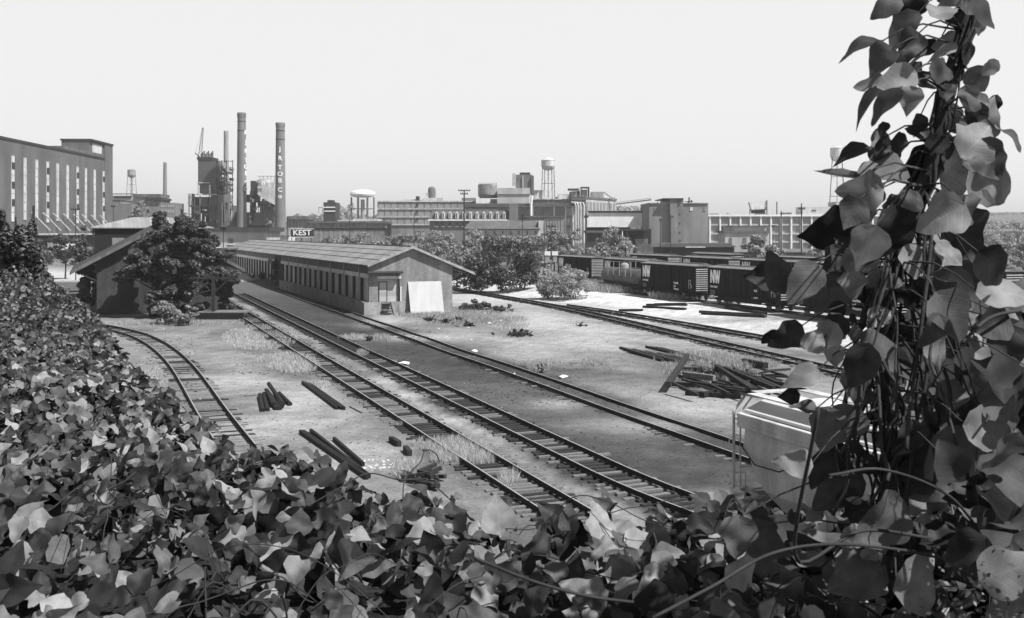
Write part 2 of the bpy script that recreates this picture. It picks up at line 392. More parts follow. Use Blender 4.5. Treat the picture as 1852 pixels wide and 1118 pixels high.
ii = np.arange(ny-1)[:, None]*nx+np.arange(nx-1)[None]; Fq = np.stack([ii, ii+1, ii+nx+1, ii+nx], -1).reshape(-1, 4)
gm = bpy.data.materials.new('ground_dirt'); gm.use_nodes = True; M['ground'] = gm
nt = gm.node_tree; N_ = nt.nodes; L_ = nt.links; b = N_['Principled BSDF']; b.inputs['Roughness'].default_value = .95; b.inputs['Specular IOR Level'].default_value = .1
at = N_.new('ShaderNodeAttribute'); at.attribute_name = 'alb'; tc = N_.new('ShaderNodeTexCoord')
cur = at.outputs['Fac']
for sc_, lo, hi, dt in ((.9, .72, 1.28, 5), (5., .68, 1.32, 8), (38., .62, 1.38, 3)):
    n = N_.new('ShaderNodeTexNoise'); n.inputs['Scale'].default_value = sc_; n.inputs['Detail'].default_value = dt; n.inputs['Roughness'].default_value = .7; L_.new(tc.outputs['Object'], n.inputs['Vector'])
    mr = N_.new('ShaderNodeMapRange'); mr.inputs['From Min'].default_value = .3; mr.inputs['From Max'].default_value = .7; mr.inputs['To Min'].default_value = lo; mr.inputs['To Max'].default_value = hi; L_.new(n.outputs['Fac'], mr.inputs['Value'])
    mu = N_.new('ShaderNodeMath'); mu.operation = 'MULTIPLY'; L_.new(cur, mu.inputs[0]); L_.new(mr.outputs[0], mu.inputs[1]); cur = mu.outputs[0]
vo = N_.new('ShaderNodeTexVoronoi'); vo.inputs['Scale'].default_value = 2.6; vo.inputs['Randomness'].default_value = 1; L_.new(tc.outputs['Object'], vo.inputs['Vector'])
lt = N_.new('ShaderNodeMath'); lt.operation = 'LESS_THAN'; lt.inputs[1].default_value = .05; L_.new(vo.outputs['Distance'], lt.inputs[0])
sp = N_.new('ShaderNodeMath'); sp.operation = 'MULTIPLY_ADD'; L_.new(lt.outputs[0], sp.inputs[0]); sp.inputs[1].default_value = -.4; sp.inputs[2].default_value = 1; 
mu = N_.new('ShaderNodeMath'); mu.operation = 'MULTIPLY'; L_.new(cur, mu.inputs[0]); L_.new(sp.outputs[0], mu.inputs[1])
mn = N_.new('ShaderNodeMath'); mn.operation = 'MINIMUM'; mn.inputs[1].default_value = .85; L_.new(mu.outputs[0], mn.inputs[0]); L_.new(mn.outputs[0], b.inputs['Base Color'])
bp = N_.new('ShaderNodeBump'); bp.inputs['Strength'].default_value = .7; bp.inputs['Distance'].default_value = .08; L_.new(n.outputs['Fac'], bp.inputs['Height']); L_.new(bp.outputs[0], b.inputs['Normal'])
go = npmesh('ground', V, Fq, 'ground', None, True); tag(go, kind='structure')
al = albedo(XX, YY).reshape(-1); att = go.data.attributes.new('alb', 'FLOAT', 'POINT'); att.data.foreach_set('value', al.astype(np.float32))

# ---------------------------------------------------------------- railway tracks
RG = .7525
tie_meshes = []
for k in range(6):
    m_ = MB(); w = random.uniform(.2, .25)
    m_.box(-1.28-random.uniform(-.1, .12), 1.28+random.uniform(-.1, .12), -w/2, w/2, -.17, 0)
    me = bpy.data.meshes.new('tie'); me.from_pydata(m_.v, [], m_.f); me.materials.append(M['tie_pale' if k > 3 else 'tie']); tie_meshes.append(me)
def smooth_path(pts, step):
    """Catmull-Rom through pts, resampled at equal steps"""
    P = [Vector(p) for p in pts]; P = [P[0]*2-P[1]]+P+[P[-1]*2-P[-2]]; out = []
    for i in range(1, len(P)-2):
        for k in range(40):
            t = k/40; a, b_, c, d = P[i-1:i+3]
            out.append(.5*((2*b_)+(c-a)*t+(2*a-5*b_+4*c-d)*t*t+(3*b_-a-3*c+d)*t**3))
    out.append(P[-2]); res = [out[0]]; acc = 0
    for i in range(1, len(out)):
        seg = (out[i]-out[i-1]).length; a0 = out[i-1]
        while acc+seg >= step:
            t = (step-acc)/seg; a0 = a0+(out[i]-a0)*t; res.append(a0); seg = (out[i]-a0).length; acc = 0
        acc += seg
    return res
def track(label, pts, near_first=True, bury=.35, zoff=0.0, ntie=100, gaps=(), left_gaps=(), pale=.3, jit=.1):
    pts = [(p[0], p[1], 0) for p in pts]
    c = smooth_path(pts, .5)
    t = thing('railway_track', label, 'railway track', (c[0].x, c[0].y, gz(c[0].x, c[0].y)), 0, 'tracks in the freight yard')
    def base(p):
        return gz(p.x, p.y)
    zc = np.array([base(p) for p in c]); zc = np.convolve(np.pad(zc, 6, mode='edge'), np.ones(13)/13, 'valid')+zoff
    prof = [(-.068, 0), (.068, 0), (.068, .022), (.012, .04), (.012, .115), (.034, .14), (.034, .175), (-.034, .175), (-.034, .14), (-.012, .115), (-.012, .04), (-.068, .022)]
    for s in (-1, 1):
        m_ = MB(); prev = None; n = len(prof)
        for i in range(0, len(c), 3):
            p = c[i]; d = (c[min(i+1, len(c)-1)]-c[max(i-1, 0)]); d.z = 0; d.normalize(); r = Vector((d.y, -d.x, 0))
            for (a, h) in prof: q = p+r*(s*RG+a); m_.v.append((q.x, q.y, zc[i]+.045+h))
            skip = any(g0 <= i < g1 for g0, g1 in (left_gaps if s < 0 else ()))
            if prev is not None and not skip:
                for k in range(n):
                    m_.f.append((prev+k, prev+(k+1) % n, len(m_.v)-n+(k+1) % n, len(m_.v)-n+k)); m_.mi.append(1 if k == 6 else 0)
            prev = len(m_.v)-n
        m_.build('rail', ['rail', 'rail_top'], t)
    rest = MB(); k = 0; L = t.location
    for i in range(len(c)):
        p = c[i]; 
        if any(g0 <= i < g1 for g0, g1 in gaps) or random.random() < .03: continue
        d = (c[min(i+1, len(c)-1)]-c[max(i-1, 0)]); ang = math.atan2(d.y, d.x)-math.pi/2+random.uniform(-.03, .03)
        z = zc[i]+.045-bury*random.random()*.16; lat = random.gauss(0, jit)
        pos = p+Vector((math.cos(ang), math.sin(ang), 0))*lat
        me = random.choice(tie_meshes[4:] if random.random() < pale else tie_meshes[:4])
        if k < ntie:
            o = bpy.data.objects.new('tie', me); COL.objects.link(o); o.parent = t; o.location = (pos.x-L.x, pos.y-L.y, z-L.z); o.rotation_euler = (random.uniform(-.02, .02), random.uniform(-.02, .02), ang)
        else:
            T = Matrix.Translation((pos.x, pos.y, z)) @ Matrix.Rotation(ang, 4, 'Z')
            rest.add([T@v.co for v in me.vertices], [tuple(q.vertices) for q in me.polygons])
        k += 1
    if rest.v: tag(rest.build('tie', 'tie', t), kind='stuff')
    return t
def uvp(u, v): p = UV(u, v); return (p.x, p.y)
track('railway track with weeds over its near rail, nearest to the piles of scrap rail', [uvp(13.85, 30), uvp(13.85, 60), uvp(13.85, 100), uvp(13.88, 160)], bury=.45, zoff=.045, pale=.55)
track('long straight railway track running beside the dark cinder lane, second left of the long warehouse', [uvp(19.3, 23), uvp(18.4, 28), uvp(17.82, 33), uvp(17.75, 40), uvp(17.75, 60), uvp(17.8, 100), uvp(17.9, 160)], bury=.4, zoff=.05, pale=.25)
track('railway track with dark tie stubs passing the loading platform of the long warehouse', [uvp(24.6, 24), uvp(24.75, 50), uvp(24.8, 90), uvp(24.9, 120), uvp(24.9, 178)], bury=.4, zoff=-.045, pale=.2)
def gp(*L): return [tuple(G(x, y, .1))[:2] for x, y in L]
track('single curved railway track sunk in the dirt below the kudzu slope', gp((430, 812), (385.5, 749), (354.5, 700), (331, 666), (306, 640), (278, 620), (247, 606), (215, 597.5), (186, 591.5), (150, 587)), bury=.6, zoff=.02, pale=.6)
track('railway track leading to the switch beside the bright gravel lane', gp((1852, 746), (1700, 713), (1560, 683), (1470, 662), (1358, 636), (1236, 607.5), (1115, 579), (1030, 560), (980, 550), (900, 536), (820, 522.5), (740, 511)), bury=.5, zoff=.04)
track('railway track branching right from the switch towards the boxcars', gp((1760, 677), (1600, 649), (1388, 613), (1250, 589), (1115, 566.5), (1010, 551.5)), bury=.5, zoff=.04)
# ---------------------------------------------------------------- long warehouse
TW = R(22.0)
O = G(658, 570); wh = thing('long_warehouse', 'long low brick freight warehouse with pale metal gable roof and a raised loading platform', 'warehouse', O, TW)
def wb(m_, n, mt): return m_.build(n, mt, wh, world=False)
LEN = 134; X0, X1, XR = .75, 10.7, 5.75; ZE, ZR = 5.62, 7.62; sl = (ZR-ZE)/(XR-X0)
# brick end wall with the door opening, built of abutting pieces
m_ = MB(); t_ = .35
m_.box(X0, 1.75, .55, .9, 1.4, 4.0).box(4.35, X1, .55, .9, 1.4, 4.0).box(X0, X1, .55, .9, 4.0, 5.55)
zr = ZE+.0; m_.prism([(X0, 5.55), (X1, 5.55), (X1, ZR-sl*(X1-XR)-.1), (XR, ZR-.1), (X0, ZE-.07)], .55, .9)
wb(m_, 'end_wall', 'brick')
m_ = MB(); m_.box(4.3, X1+.04, .5, .95, -.3, 1.4); wb(m_, 'foundation', 'conc')
m_ = MB(); m_.box(0, 2.02, 0, .5, -.3, 1.38).box(0, 4.3, .5, 1.0, -.3, 1.395).box(0, X0+1.4, 1.0, 58.5, -.3, 1.4).box(-.02, .3, .0, 58.5, 1.25, 1.43); wb(m_, 'loading_platform', 'conc_dark')
m_ = MB(); m_.box(.03, 2.0, -.03, 0, -.3, 1.37); wb(m_, 'platform_face', 'conc')
m_ = MB(); m_.box(X1-.3, X1, .95, LEN, -.3, 4.6); m_.box(X0+.3, X1-.3, LEN-.3, LEN, -.3, 5.2); wb(m_, 'rear_wall', 'brick')
m_ = MB(); m_.box(1.7, 4.5, .5, .56, 4.02, 4.32); wb(m_, 'lintel', 'pale')
for k in range(5):
    m_ = MB(); m_.box(1.9+k*.52, 1.98+k*.52, .44, .5, 4.4, 4.5); wb(m_, 'bolt', 'dark')
m_ = MB(); m_.box(1.75, 4.35, .86, .9, 1.4, 4.0); d_ = wb(m_, 'loading_door', 'door_pale')
m_ = MB(); m_.box(2.0, 2.85, .8, .86, 1.42, 3.62); e_ = m_.build('door', 'door_pale', wh, world=False)
m_ = MB()
for a in ((1.92, 2.0, 1.42, 3.7), (2.85, 2.93, 1.42, 3.7), (2.0, 2.85, 3.62, 3.7)): m_.box(a[0], a[1], .78, .86, a[2], a[3])
wb(m_, 'door_frame', 'black')
m_ = MB(); m_.box(4.22, 4.35, .56, .86, 1.4, 4.0); wb(m_, 'door_jamb', 'dark')
m_ = MB(); m_.box(4.4, 4.5, .45, .54, 1.4, 3.1); wb(m_, 'corner_guard', 'white')
m_ = MB(); m_.box(.35, 4.5, -.35, .55, 4.72, 4.9, 0).box(.4, 4.45, -.3, .5, 4.62, 4.72); wb(m_, 'canopy', 'roof_dark')
m_ = MB()
for k in range(5): m_.box(2.1, 3.2, -.95+k*.28, -.66+k*.28, .12+k*.25, .2+k*.25)
m_.beam((2.12, -1.0, .02), (2.12, .45, 1.3), .06, .2); m_.beam((3.2, -1.0, .02), (3.2, .45, 1.3), .06, .2); wb(m_, 'steps', 'wood')
for dx in (1.45, 1.45): pass
m_ = MB(); m_.box(1.15, 1.3, .5, .55, 3.45, 3.6); wb(m_, 'wall_lamp', 'dark')
# big white panel leaning on the end wall is a thing of its own
bd = thing('white_billboard_sheet', 'big white sheet of boards leaning on the brick end of the long warehouse', 'board', UV(0, 0), TW)
bd.location = O+Matrix.Rotation(TW, 3, 'Z')@Vector((5.3, 0, 0)); bd['_r'] = 1; del bd['_r']
m_ = MB(); T = Matrix.Translation((0, -.35, .02)) @ Matrix.Rotation(R(-13), 4, 'X')
m_.add([T@Vector(p) for p in ((.1, 0, 0), (4.1, 0, 0), (4.02, 0, 3.72), (0, 0, 3.72), (.1, .07, 0), (4.1, .07, 0), (4.02, .07, 3.72), (0, .07, 3.72))], [(0,1,2,3),(7,6,5,4),(4,5,1,0),(5,6,2,1),(6,7,3,2),(7,4,0,3)])
m_.build('panel_face', 'board', bd, world=False)
m_ = MB(); m_.box(.1, .3, .0, .09, .0, 3.7, 0, T).box(3.9, 4.1, .072, .12, .0, 3.7, 0, T).box(.3, 3.9, .072, .12, 1.7, 1.9, 0, T); 
m_ = MB(); m_.box(.3, .42, .072, .16, .05, 3.6, 0, T).box(3.8, 3.92, .072, .16, .05, 3.6, 0, T); m_.build('batten', 'wood', bd, world=False)
# long side
m_ = MB(); m_.box(X0+.5, X0+.62, .9, LEN, .9, 4.3); wb(m_, 'inner_wall', 'dark')
m_ = MB(); m_.box(X0, X0+.3, .9, 61, 4.6, ZE-.1).box(X0, X0+.3, 68, LEN, 4.6, ZE-.1); wb(m_, 'upper_siding', 'wall_corr')
m_ = MB(); m_.box(X0-.06, X0+.3, .9, 61, 4.08, 4.6).box(X0-.06, X0+.3, 68, LEN, 4.08, 4.6); wb(m_, 'beam_band', 'pale')
m_ = MB(); m_.box(X0+.02, X0+.4, 61, 68, 1.2, ZE-.1); wb(m_, 'recess_wall', 'black')
y = 1.3; k = 0
while y < 60:
    m_ = MB(); m_.box(X0+.22, X0+.3, y, y+2.9, 1.42, 4.07); wb(m_, 'loading_door', 'door')
    m_ = MB(); m_.box(X0-.02, X0+.25, y+2.95, y+3.45, 1.42, 4.07); wb(m_, 'door_post', 'dark')
    y += 3.95; k += 1
y = 69
while y < LEN-3:
    m_ = MB(); m_.box(X0+.22, X0+.3, y, y+2.6, .9, 4.07); wb(m_, 'loading_door', 'door')
    m_ = MB(); m_.box(X0-.02, X0+.25, y+2.65, y+3.1, .9, 4.07); wb(m_, 'door_post', 'dark'); y += 3.6
for y in (5, 13, 21, 29, 37, 45, 53): 
    m_ = MB(); m_.tube([(X0-.12, y, 1.42), (X0-.12, y, 5.45)], .06, 6); wb(m_, 'downpipe', 'steel_pale')
# roof: two slopes, rake boards and the low eave on the right
def slope(xa, za, xb, zb, y0, y1, th=.12): return [(xa, za), (xb, zb), (xb, zb+th), (xa, za+th)], y0, y1
m_ = MB(); XL = X0-.25; XRR = X1+2.6
za = ZR-sl*(XR-XL); zb = ZR-sl*(XRR-XR)*1.04
for (y0, y1) in ((.1, 58), (58.06, 84), (84.06, LEN+.5)):
    m_.prism([(XL, za), (XR, ZR), (XRR, zb), (XRR, zb+.1), (XR, ZR+.12), (XL, za+.1)][:3]+[(XRR, zb+.1), (XR, ZR+.12), (XL, za+.1)], y0, y1)
wb(m_, 'roof', 'roof')
m_ = MB()
for x in (1.9, 3.2, 4.5): z = ZR-sl*(XR-x)+.105; m_.box(x-.04, x+.04, .2, LEN, z, z+.05)
m_.box(XR-.15, XR+.15, .1, LEN, ZR+.1, ZR+.17); wb(m_, 'roof_batten', 'steel')
m_ = MB()
m_.prism([(XL-.05, za-.12), (XR, ZR-.14), (XRR+.05, zb-.14), (XRR+.05, zb+.12), (XR, ZR+.17), (XL-.05, za+.14)], -.02, .12); wb(m_, 'rake_board', 'steel_pale')
for k in range(28):
    m_ = MB(); y = 1+k*4.6; m_.prism([(X1, zb+.85), (X1, zb+.65), (XRR, zb-.12), (XRR, zb)], y, y+.12); m_.prism([(X1, 3.5), (X1, 3.7), (XRR-.5, zb+.12), (XRR-.6, zb)], y, y+.12); wb(m_, 'rafter', 'wood')
# ---------------------------------------------------------------- brick depot on the left
TD = R(22.3); OD = G(175, 570); dp = thing('brick_depot', 'dark brick depot with a broad low gable roof behind the big dark tree', 'depot', OD, TD)
def db(m_, n, mt): return m_.build(n, mt, dp, world=False)
WD, LD = 13.4, 22
def dz(x): return 10.0-.553*abs(x-6.75)
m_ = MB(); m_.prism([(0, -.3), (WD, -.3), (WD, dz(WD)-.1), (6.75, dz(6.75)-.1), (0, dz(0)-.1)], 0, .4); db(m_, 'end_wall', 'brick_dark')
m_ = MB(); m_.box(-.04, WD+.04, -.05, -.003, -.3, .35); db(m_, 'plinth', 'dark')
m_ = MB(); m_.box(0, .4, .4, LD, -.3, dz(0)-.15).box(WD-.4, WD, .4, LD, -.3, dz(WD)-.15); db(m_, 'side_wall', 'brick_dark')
m_ = MB(); m_.prism([(-2.75, dz(-2.75)), (6.75, dz(6.75)), (WD+2.75, dz(WD+2.75)), (WD+2.75, dz(WD+2.75)+.22), (6.75, dz(6.75)+.24), (-2.75, dz(-2.75)+.22)], -1.0, LD); db(m_, 'roof', 'roof_dark')
m_ = MB(); m_.prism([(-2.8, dz(-2.8)-.12), (6.75, dz(6.75)-.14), (WD+2.8, dz(WD+2.8)-.12), (WD+2.8, dz(WD+2.8)+.26), (6.75, dz(6.75)+.3), (-2.8, dz(-2.8)+.26)], -1.12, -1.0); db(m_, 'rake_board', 'steel')
for k in range(6):
    m_ = MB(); y = -.6+k*4.2; m_.beam((-.02, y, 3.9), (-2.2, y, 4.95), .14, .16); m_.beam((-.02, y, 5.9), (-2.6, y, 5.05-.12), .14, .16); db(m_, 'eave_bracket', 'wood')
# tall head house behind
hh = thing('head_house', 'tall dark walled building with a pale hipped roof standing right behind the brick depot', 'building', W(171, 421, 138)*1, TD)
hh.location.z = 0.0
def hb(m_, n, mt): return m_.build(n, mt, hh, world=False)
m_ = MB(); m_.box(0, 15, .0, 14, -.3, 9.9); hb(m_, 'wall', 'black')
m_ = MB()
a = [(-.5, -.5, 9.9), (15.5, -.5, 9.9), (15.5, 14.5, 9.9), (-.5, 14.5, 9.9), (5, 6, 11.5), (10, 6, 11.5), (-.5, -.5, 10.05), (15.5, -.5, 10.05), (15.5, 14.5, 10.05), (-.5, 14.5, 10.05)]
m_.add(a, [(3,2,1,0),(0,1,7,6),(1,2,8,7),(2,3,9,8),(3,0,6,9),(6,7,5,4),(7,8,5),(8,9,4,5),(9,6,4)]); hb(m_, 'roof', 'roof_hip')
for x in (2.2, 6.5): m_ = MB(); m_.box(x, x+1.6, -.03, 0, 6.6, 8.6); hb(m_, 'window', 'glassmid')
m_ = MB(); m_.box(-.25, -.05, -.1, .1, -.3, 9.9); hb(m_, 'corner_post', 'wood')

# ---------------------------------------------------------------- T shaped frame and old platform under the tree
a = G(354, 578); b_ = G(438, 579); dk = thing('old_platform', 'old low timber platform with a black shaded edge under the big tree', 'platform', (a.x, a.y, 0))
w_ = b_.x-a.x
m_ = MB(); m_.box(0, w_, 0, 3.4, .62, .78); m_.build('deck', 'tie_pale', dk, world=False)
m_ = MB(); m_.box(.0, w_, -.06, -.002, -.1, .7); m_.build('edge_shade', 'black', dk, world=False)  # flush black strip, paints the shade on the deck front
for x in (.2, w_/2, w_-.5): m_ = MB(); m_.box(x, x+.3, .4, .7, -.1, .6); m_.build('leg', 'dark', dk, world=False)
c = W(386, 563.6, 110.5); tf = thing('tee_post', 'T shaped timber post with two braces standing on the old platform', 'post', (c.x, c.y, .78))
m_ = MB(); m_.box(-.17, .17, -.17, .17, 0, 3.5); m_.build('post', 'wood', tf, world=False)
m_ = MB(); m_.box(-2.6, 2.35, -.14, .14, 3.5, 3.74); m_.build('crossarm', 'wood', tf, world=False)
for s in (-1, 1): m_ = MB(); m_.beam((s*.15, 0, 2.1), (s*1.6, 0, 3.48), .14, .14); m_.build('brace', 'wood', tf, world=False)

# ---------------------------------------------------------------- flat roofed cinder block building and its lamp
cb = thing('block_building', 'low pale masonry building with dark flat roof and two small windows', 'building', W(355, 450, 250))
cb.location.z = 0
m_ = MB(); m_.pbox(345, 483, 419, 500, 250, 14); m_.build('wall', 'conc_far', cb)
m_ = MB(); m_.pbox(340, 488, 411, 419, 249, 16); m_.build('roof', 'roof_dark', cb)
m_ = MB(); m_.pbox(448, 484, 408, 412, 249.2, 5); m_.build('parapet', 'black', cb)
for (x0, x1, y0, y1) in ((388, 397, 432, 447), (413, 422, 432, 441)):
    m_ = MB(); m_.pbox(x0, x1, y0, y1, 249.95, .06); w = m_.build('window', 'glassmid', cb)
    m_ = MB(); 
    for j in range(4): yy = y0+(y1-y0)*j/3; m_.pbox(x0-.4, x1+.4, yy-.35, yy+.35, 249.88, .06)
    m_.build('window_bar', 'dark', w)
    m_ = MB(); m_.pbox(x0-1.5, x1+1.5, y1, y1+1.6, 249.8, .2); m_.build('sill', 'white', cb)
ds = thing('dark_shed', 'small dark shed between the big tree and the far end of the long warehouse', 'shed', (W(385, 460, 150).x, 150, 0))
m_ = MB(); m_.pbox(380, 411, 452, 500, 150, 5); m_.build('wall', 'dark', ds)
m_ = MB(); m_.pbox(378, 413, 449, 452, 149.8, 5.6); m_.build('roof', 'steel', ds)
# ---------------------------------------------------------------- left multi storey warehouse
bl = thing('brick_storage_building', 'huge brick storage building with tall white slit windows at the left edge of the photo', 'warehouse', (-143, 262, 4))
pA, pB = Vector((-141.2, 262, 0)), Vector((-146.2, 367, 0)); dl = (pB-pA).normalized(); nl = Vector((dl.y, -dl.x, 0)); LB = (pB-pA).length
TL = Matrix(((dl.y, dl.x, 0, pA.x), (-dl.x, dl.y, 0, pA.y), (0, 0, 1, 0), (0, 0, 0, 1)))   # local x = right (towards yard), y = along
zt = 9.3+131*370/1850
m_ = MB(); m_.box(-32, 0, 0, LB, CZ-.2, zt, 0, TL); m_.build('wall', 'brick_left', bl)
m_ = MB(); m_.box(-31, -2, 2, LB-2, 3.5, CZ-.2, 0, TL); m_.build('undercroft', 'black', bl)
m_ = MB(); m_.box(-32.2, .25, -.2, LB+.2, zt, zt+.7, 0, TL); m_.build('cornice', 'dark', bl)
m_ = MB(); m_.box(-32.1, .15, -.1, LB+.1, CZ-.75, CZ-.2, 0, TL); m_.build('ledge', 'conc_far', bl)
def hitY(px):       # where the ray through column px meets the long facade
    k = (px-CX)/F; t = (k*pA.y-pA.x)/(dl.x-k*dl.y); return t
for i, px in enumerate((23, 45, 66, 86, 104, 122, 140, 155, 171, 187)):
    t = hitY(px); m_ = MB(); lo, hi = CZ+3.2+(i % 3)*.6, zt-4.2
    m_.box(.0, .12, t-.95, t+.95, lo, hi, 0, TL); wn = m_.build('window', 'pale', bl)
    m_ = MB(); n_ = 7
    for j in range(n_+1): z = lo+(hi-lo)*j/n_; m_.box(.12, .2, t-.95, t+.95, z-.07, z+.07, 0, TL)
    m_.build('glazing_bar', 'conc_far', wn)
    if i in (0, 3, 6, 9):
        m_ = MB(); 
        for z in (lo+4.5, lo+9.5, lo+15): m_.box(.21, .27, t-.9, t+.9, z, z+1.9, 0, TL)
        m_.build('open_pane', 'dark', wn)
    if i > 1:
        m_ = MB(); m_.tube([TL@Vector((.5, t-4.5, CZ+6.0)), TL@Vector((3.2, t+2.2, CZ+.6))], .22, 6); m_.build('brace', 'pale', bl)
pn = W(165, 262, 345)
m_ = MB(); m_.box(-10, -.3, LB-36, LB-14, zt+.7, zt+1.9, 0, TL); m_.build('roof_block', 'brick_left', bl)
m_ = MB(); m_.box(-9.9, .2, LB+.0, LB+8, CZ-3, zt+5.6, 0, TL); m_.build('stair_tower', 'brick_left', bl)
m_ = MB(); m_.box(-9.8, -.4, LB-14, LB-.01, zt+.7, zt+5.6, 0, TL); m_.build('penthouse', 'brick_left', bl)
m_ = MB(); m_.box(-10.1, .5, LB-14.3, LB+8.2, zt+5.6, zt+6.2, 0, TL); m_.build('tower_cap', 'dark', bl)
m_ = MB(); m_.box(-.4, -.28, LB-11, LB-2, zt+1.8, zt+4.9, 0, TL); m_.build('roof_window', 'pale', bl)
m_ = MB(); m_.box(-26, -14, 30, 46, zt+.7, zt+7.5, 0, TL); m_.build('plant_room', 'conc_far', bl)
m_ = MB(); p = TL@Vector((-15, 32, zt+7.5)); m_.tube([p, p+Vector((0, 0, 2.4))], .9, 8); m_.build('vent_pipe', 'white', bl)
# ---------------------------------------------------------------- distance: factories, stacks, tanks
def T_(name, label, cat, px, Y, group=None, zb=None):
    x = (px-CX)*Y/F; return thing(name, label, cat, (x, Y, gz(x, Y) if zb is None else zb), 0, group)
def PB(par, name, mt, L, Y, d=6):      # several boxes given as view stretches at a distance, one mesh
    m_ = MB()
    for q in L: m_.pbox(q[0], q[1], q[2], q[3], q[4] if len(q) > 4 else Y, q[5] if len(q) > 5 else d)
    return m_.build(name, mt, par)
def windows(par, cols, rows, Y, mt='glassmid', th=.15, fr=None, name='window'):
    for (y0, y1) in rows:
        for (x0, x1) in cols:
            m_ = MB(); m_.pbox(x0, x1, y0, y1, Y-th, th-.02); o = m_.build(name, mt, par)
            if fr: 
                m_ = MB(); e = (x1-x0)*.14
                for a in ((x0-e, x0, y0, y1), (x1, x1+e, y0, y1), (x0-e, x1+e, y0-e, y0), (x0-e, x1+e, y1, y1+e)): m_.pbox(a[0], a[1], a[2], a[3], Y-th-.12, th+.05)
                m_.build('frame', fr, o)
def chimney(label, px, yt, yb, wt, wb_, Y, mt='chim', word=None, rot=0, cap=True, lsz=3.0, ystart=None, gap=1.0):
    top = W(px, yt, Y); h = top.z; z0 = gz(top.x, Y)-1
    t = thing('chimney', label, 'chimney', (top.x, Y, z0)); m_ = MB(); r0, r1 = wb_*Y/F/2, wt*Y/F/2
    H_ = h-z0; prof = [(r0*1.02, 0)]+[(r0+(r1-r0)*k/8, H_*k/8) for k in range(1, 8)]
    if cap: prof += [(r1, H_*.955), (r1*1.1, H_*.975), (r1*1.12, H_*.99), (r1*1.02, H_), (r1*.75, H_), (r1*.75, H_-1)]
    else: prof += [(r1, H_), (r1*.85, H_), (r1*.85, H_-1)]
    m_.lathe((top.x, Y, z0), prof, 28); m_.build('shaft', mt, t, smooth=False)
    m_ = MB()
    for f in (.93, .86) if cap else (): rr = r0+(r1-r0)*f+.06; m_.lathe((top.x, Y, z0+H_*f), [(rr, 0), (rr, .3)], 24)
    if m_.v: m_.build('band', 'dark', t)
    if word:
        z = CZ-((ystart)-HY)*Y/F
        for ch in word:
            if ch == ' ': z -= lsz*gap*.6; continue
            vs, fs = textmesh(ch, lsz, .05, 'CENTER'); hh_ = lsz*.35; f = (z-z0)/H_; rr = r0+(r1-r0)*f
            if ch == '.': z -= 0
            m_ = MB(); pts = []
            for v in vs:
                a = rot+v.x/rr; q = rr+.12+v.z; pts.append((top.x+q*math.sin(a), Y-q*math.cos(a), z-lsz*.7+v.y))
            m_.add(pts, fs); m_.build('letter', 'letter', t); z -= lsz*gap*(.42 if ch == '.' else 1.0)
    return t
chimney('tallest dark brick chimney with white letters down its right edge', 437, 204, 415, 14.5, 19, 430, word='R.J.R.TOB.CO', rot=1.3, lsz=2.6, ystart=236, gap=1.05)
chimney('brick chimney lettered in white straight down its front, right of the tallest one', 507, 222, 428, 15.5, 20.5, 420, word='J.R.TOB.Co', rot=.15, lsz=2.6, ystart=266, gap=1.02)
chimney('slim plain brick chimney rising alone right of the small water tower', 298.5, 294, 385, 6, 8.5, 640, cap=False)
chimney('thin pale steel stack behind the power plant', 409, 237, 330, 8.5, 9.5, 450, mt='steel_pale', cap=False)
chimney('tiny slim chimney on the horizon above the concrete frame factory', 1405, 365, 392, 2.2, 2.8, 700, mt='steel', cap=False)

# power plant
pp = T_('power_plant', 'half built power plant with dark tower block and open steel frame', 'power plant', 382, 440)
PB(pp, 'tower_block', 'corr', [(358, 382, 289, 334), (382, 391, 291, 334)], 440, 9)
PB(pp, 'parapet', 'dark', [(356, 383, 284, 289, 439.7, 10)], 440)
for k in range(9):
    m_ = MB(); p = W(364+k*2.6, 284, 442); m_.tube([p, p+Vector((0, 0, 1.4+.6*(k % 3)))], .25, 6); m_.build('roof_pipe', 'black', pp)
PB(pp, 'boiler_house', 'glassfar', [(361, 378, 333, 350)], 440.5, 7)
PB(pp, 'white_trim', 'pale', [(356, 380, 330, 331.5), (378, 381, 334, 352), (357, 360, 334, 352), (352, 392, 351, 353)], 439.6, .5)
PB(pp, 'rear_block', 'steel', [(381, 403, 326, 420)], 441, 12)
PB(pp, 'panel_wall', 'brick_far', [(394, 416, 352, 378), (394, 400, 378, 420)], 438, 2.5)
PB(pp, 'lower_floor', 'dark', [(346, 394, 356, 420)], 443, 8)
for q in ((360, 375, 358, 371), (351, 360, 374, 386), (379, 392, 358, 371), (379, 392, 384, 398)): PB(pp, 'lower_panel', 'glassfar', [q], 440, 1)
PB(pp, 'end_wall', 'conc_far', [(340, 345, 350, 372)], 440, 6)
PB(pp, 'annex', 'brick_far', [(398, 432, 372, 420), (425, 452, 384, 420)], 448, 12)
m_ = MB()
for x in (341, 351, 361, 378, 393, 396): m_.pbox(x, x+1.1, 353, 420, 438, .5)
for y in (356, 372, 387, 402): m_.pbox(341, 396, y, y+1.1, 437.9, .45)
m_.build('steel_frame', 'steel', pp)
m_ = MB()
for x in (392, 400, 409, 420): m_.pbox(x, x+1., 290, 380, 440, .4); m_.pbox(x, x+1., 290, 380, 447, .4)
for y in (291, 312, 334, 356): m_.pbox(391, 422, y, y+1.1, 439.9, .35); m_.pbox(391, 422, y, y+1.1, 447, .35)
for (x0, y0, x1, y1) in ((392, 291, 400, 312), (409, 312, 420, 334), (400, 334, 409, 356), (420, 334, 409, 356), (400, 312, 392, 334)):
    m_.beam(W(x0, y0, 440), W(x1, y1, 440), .2, .2)
m_.build('steel_frame', 'dark', pp)
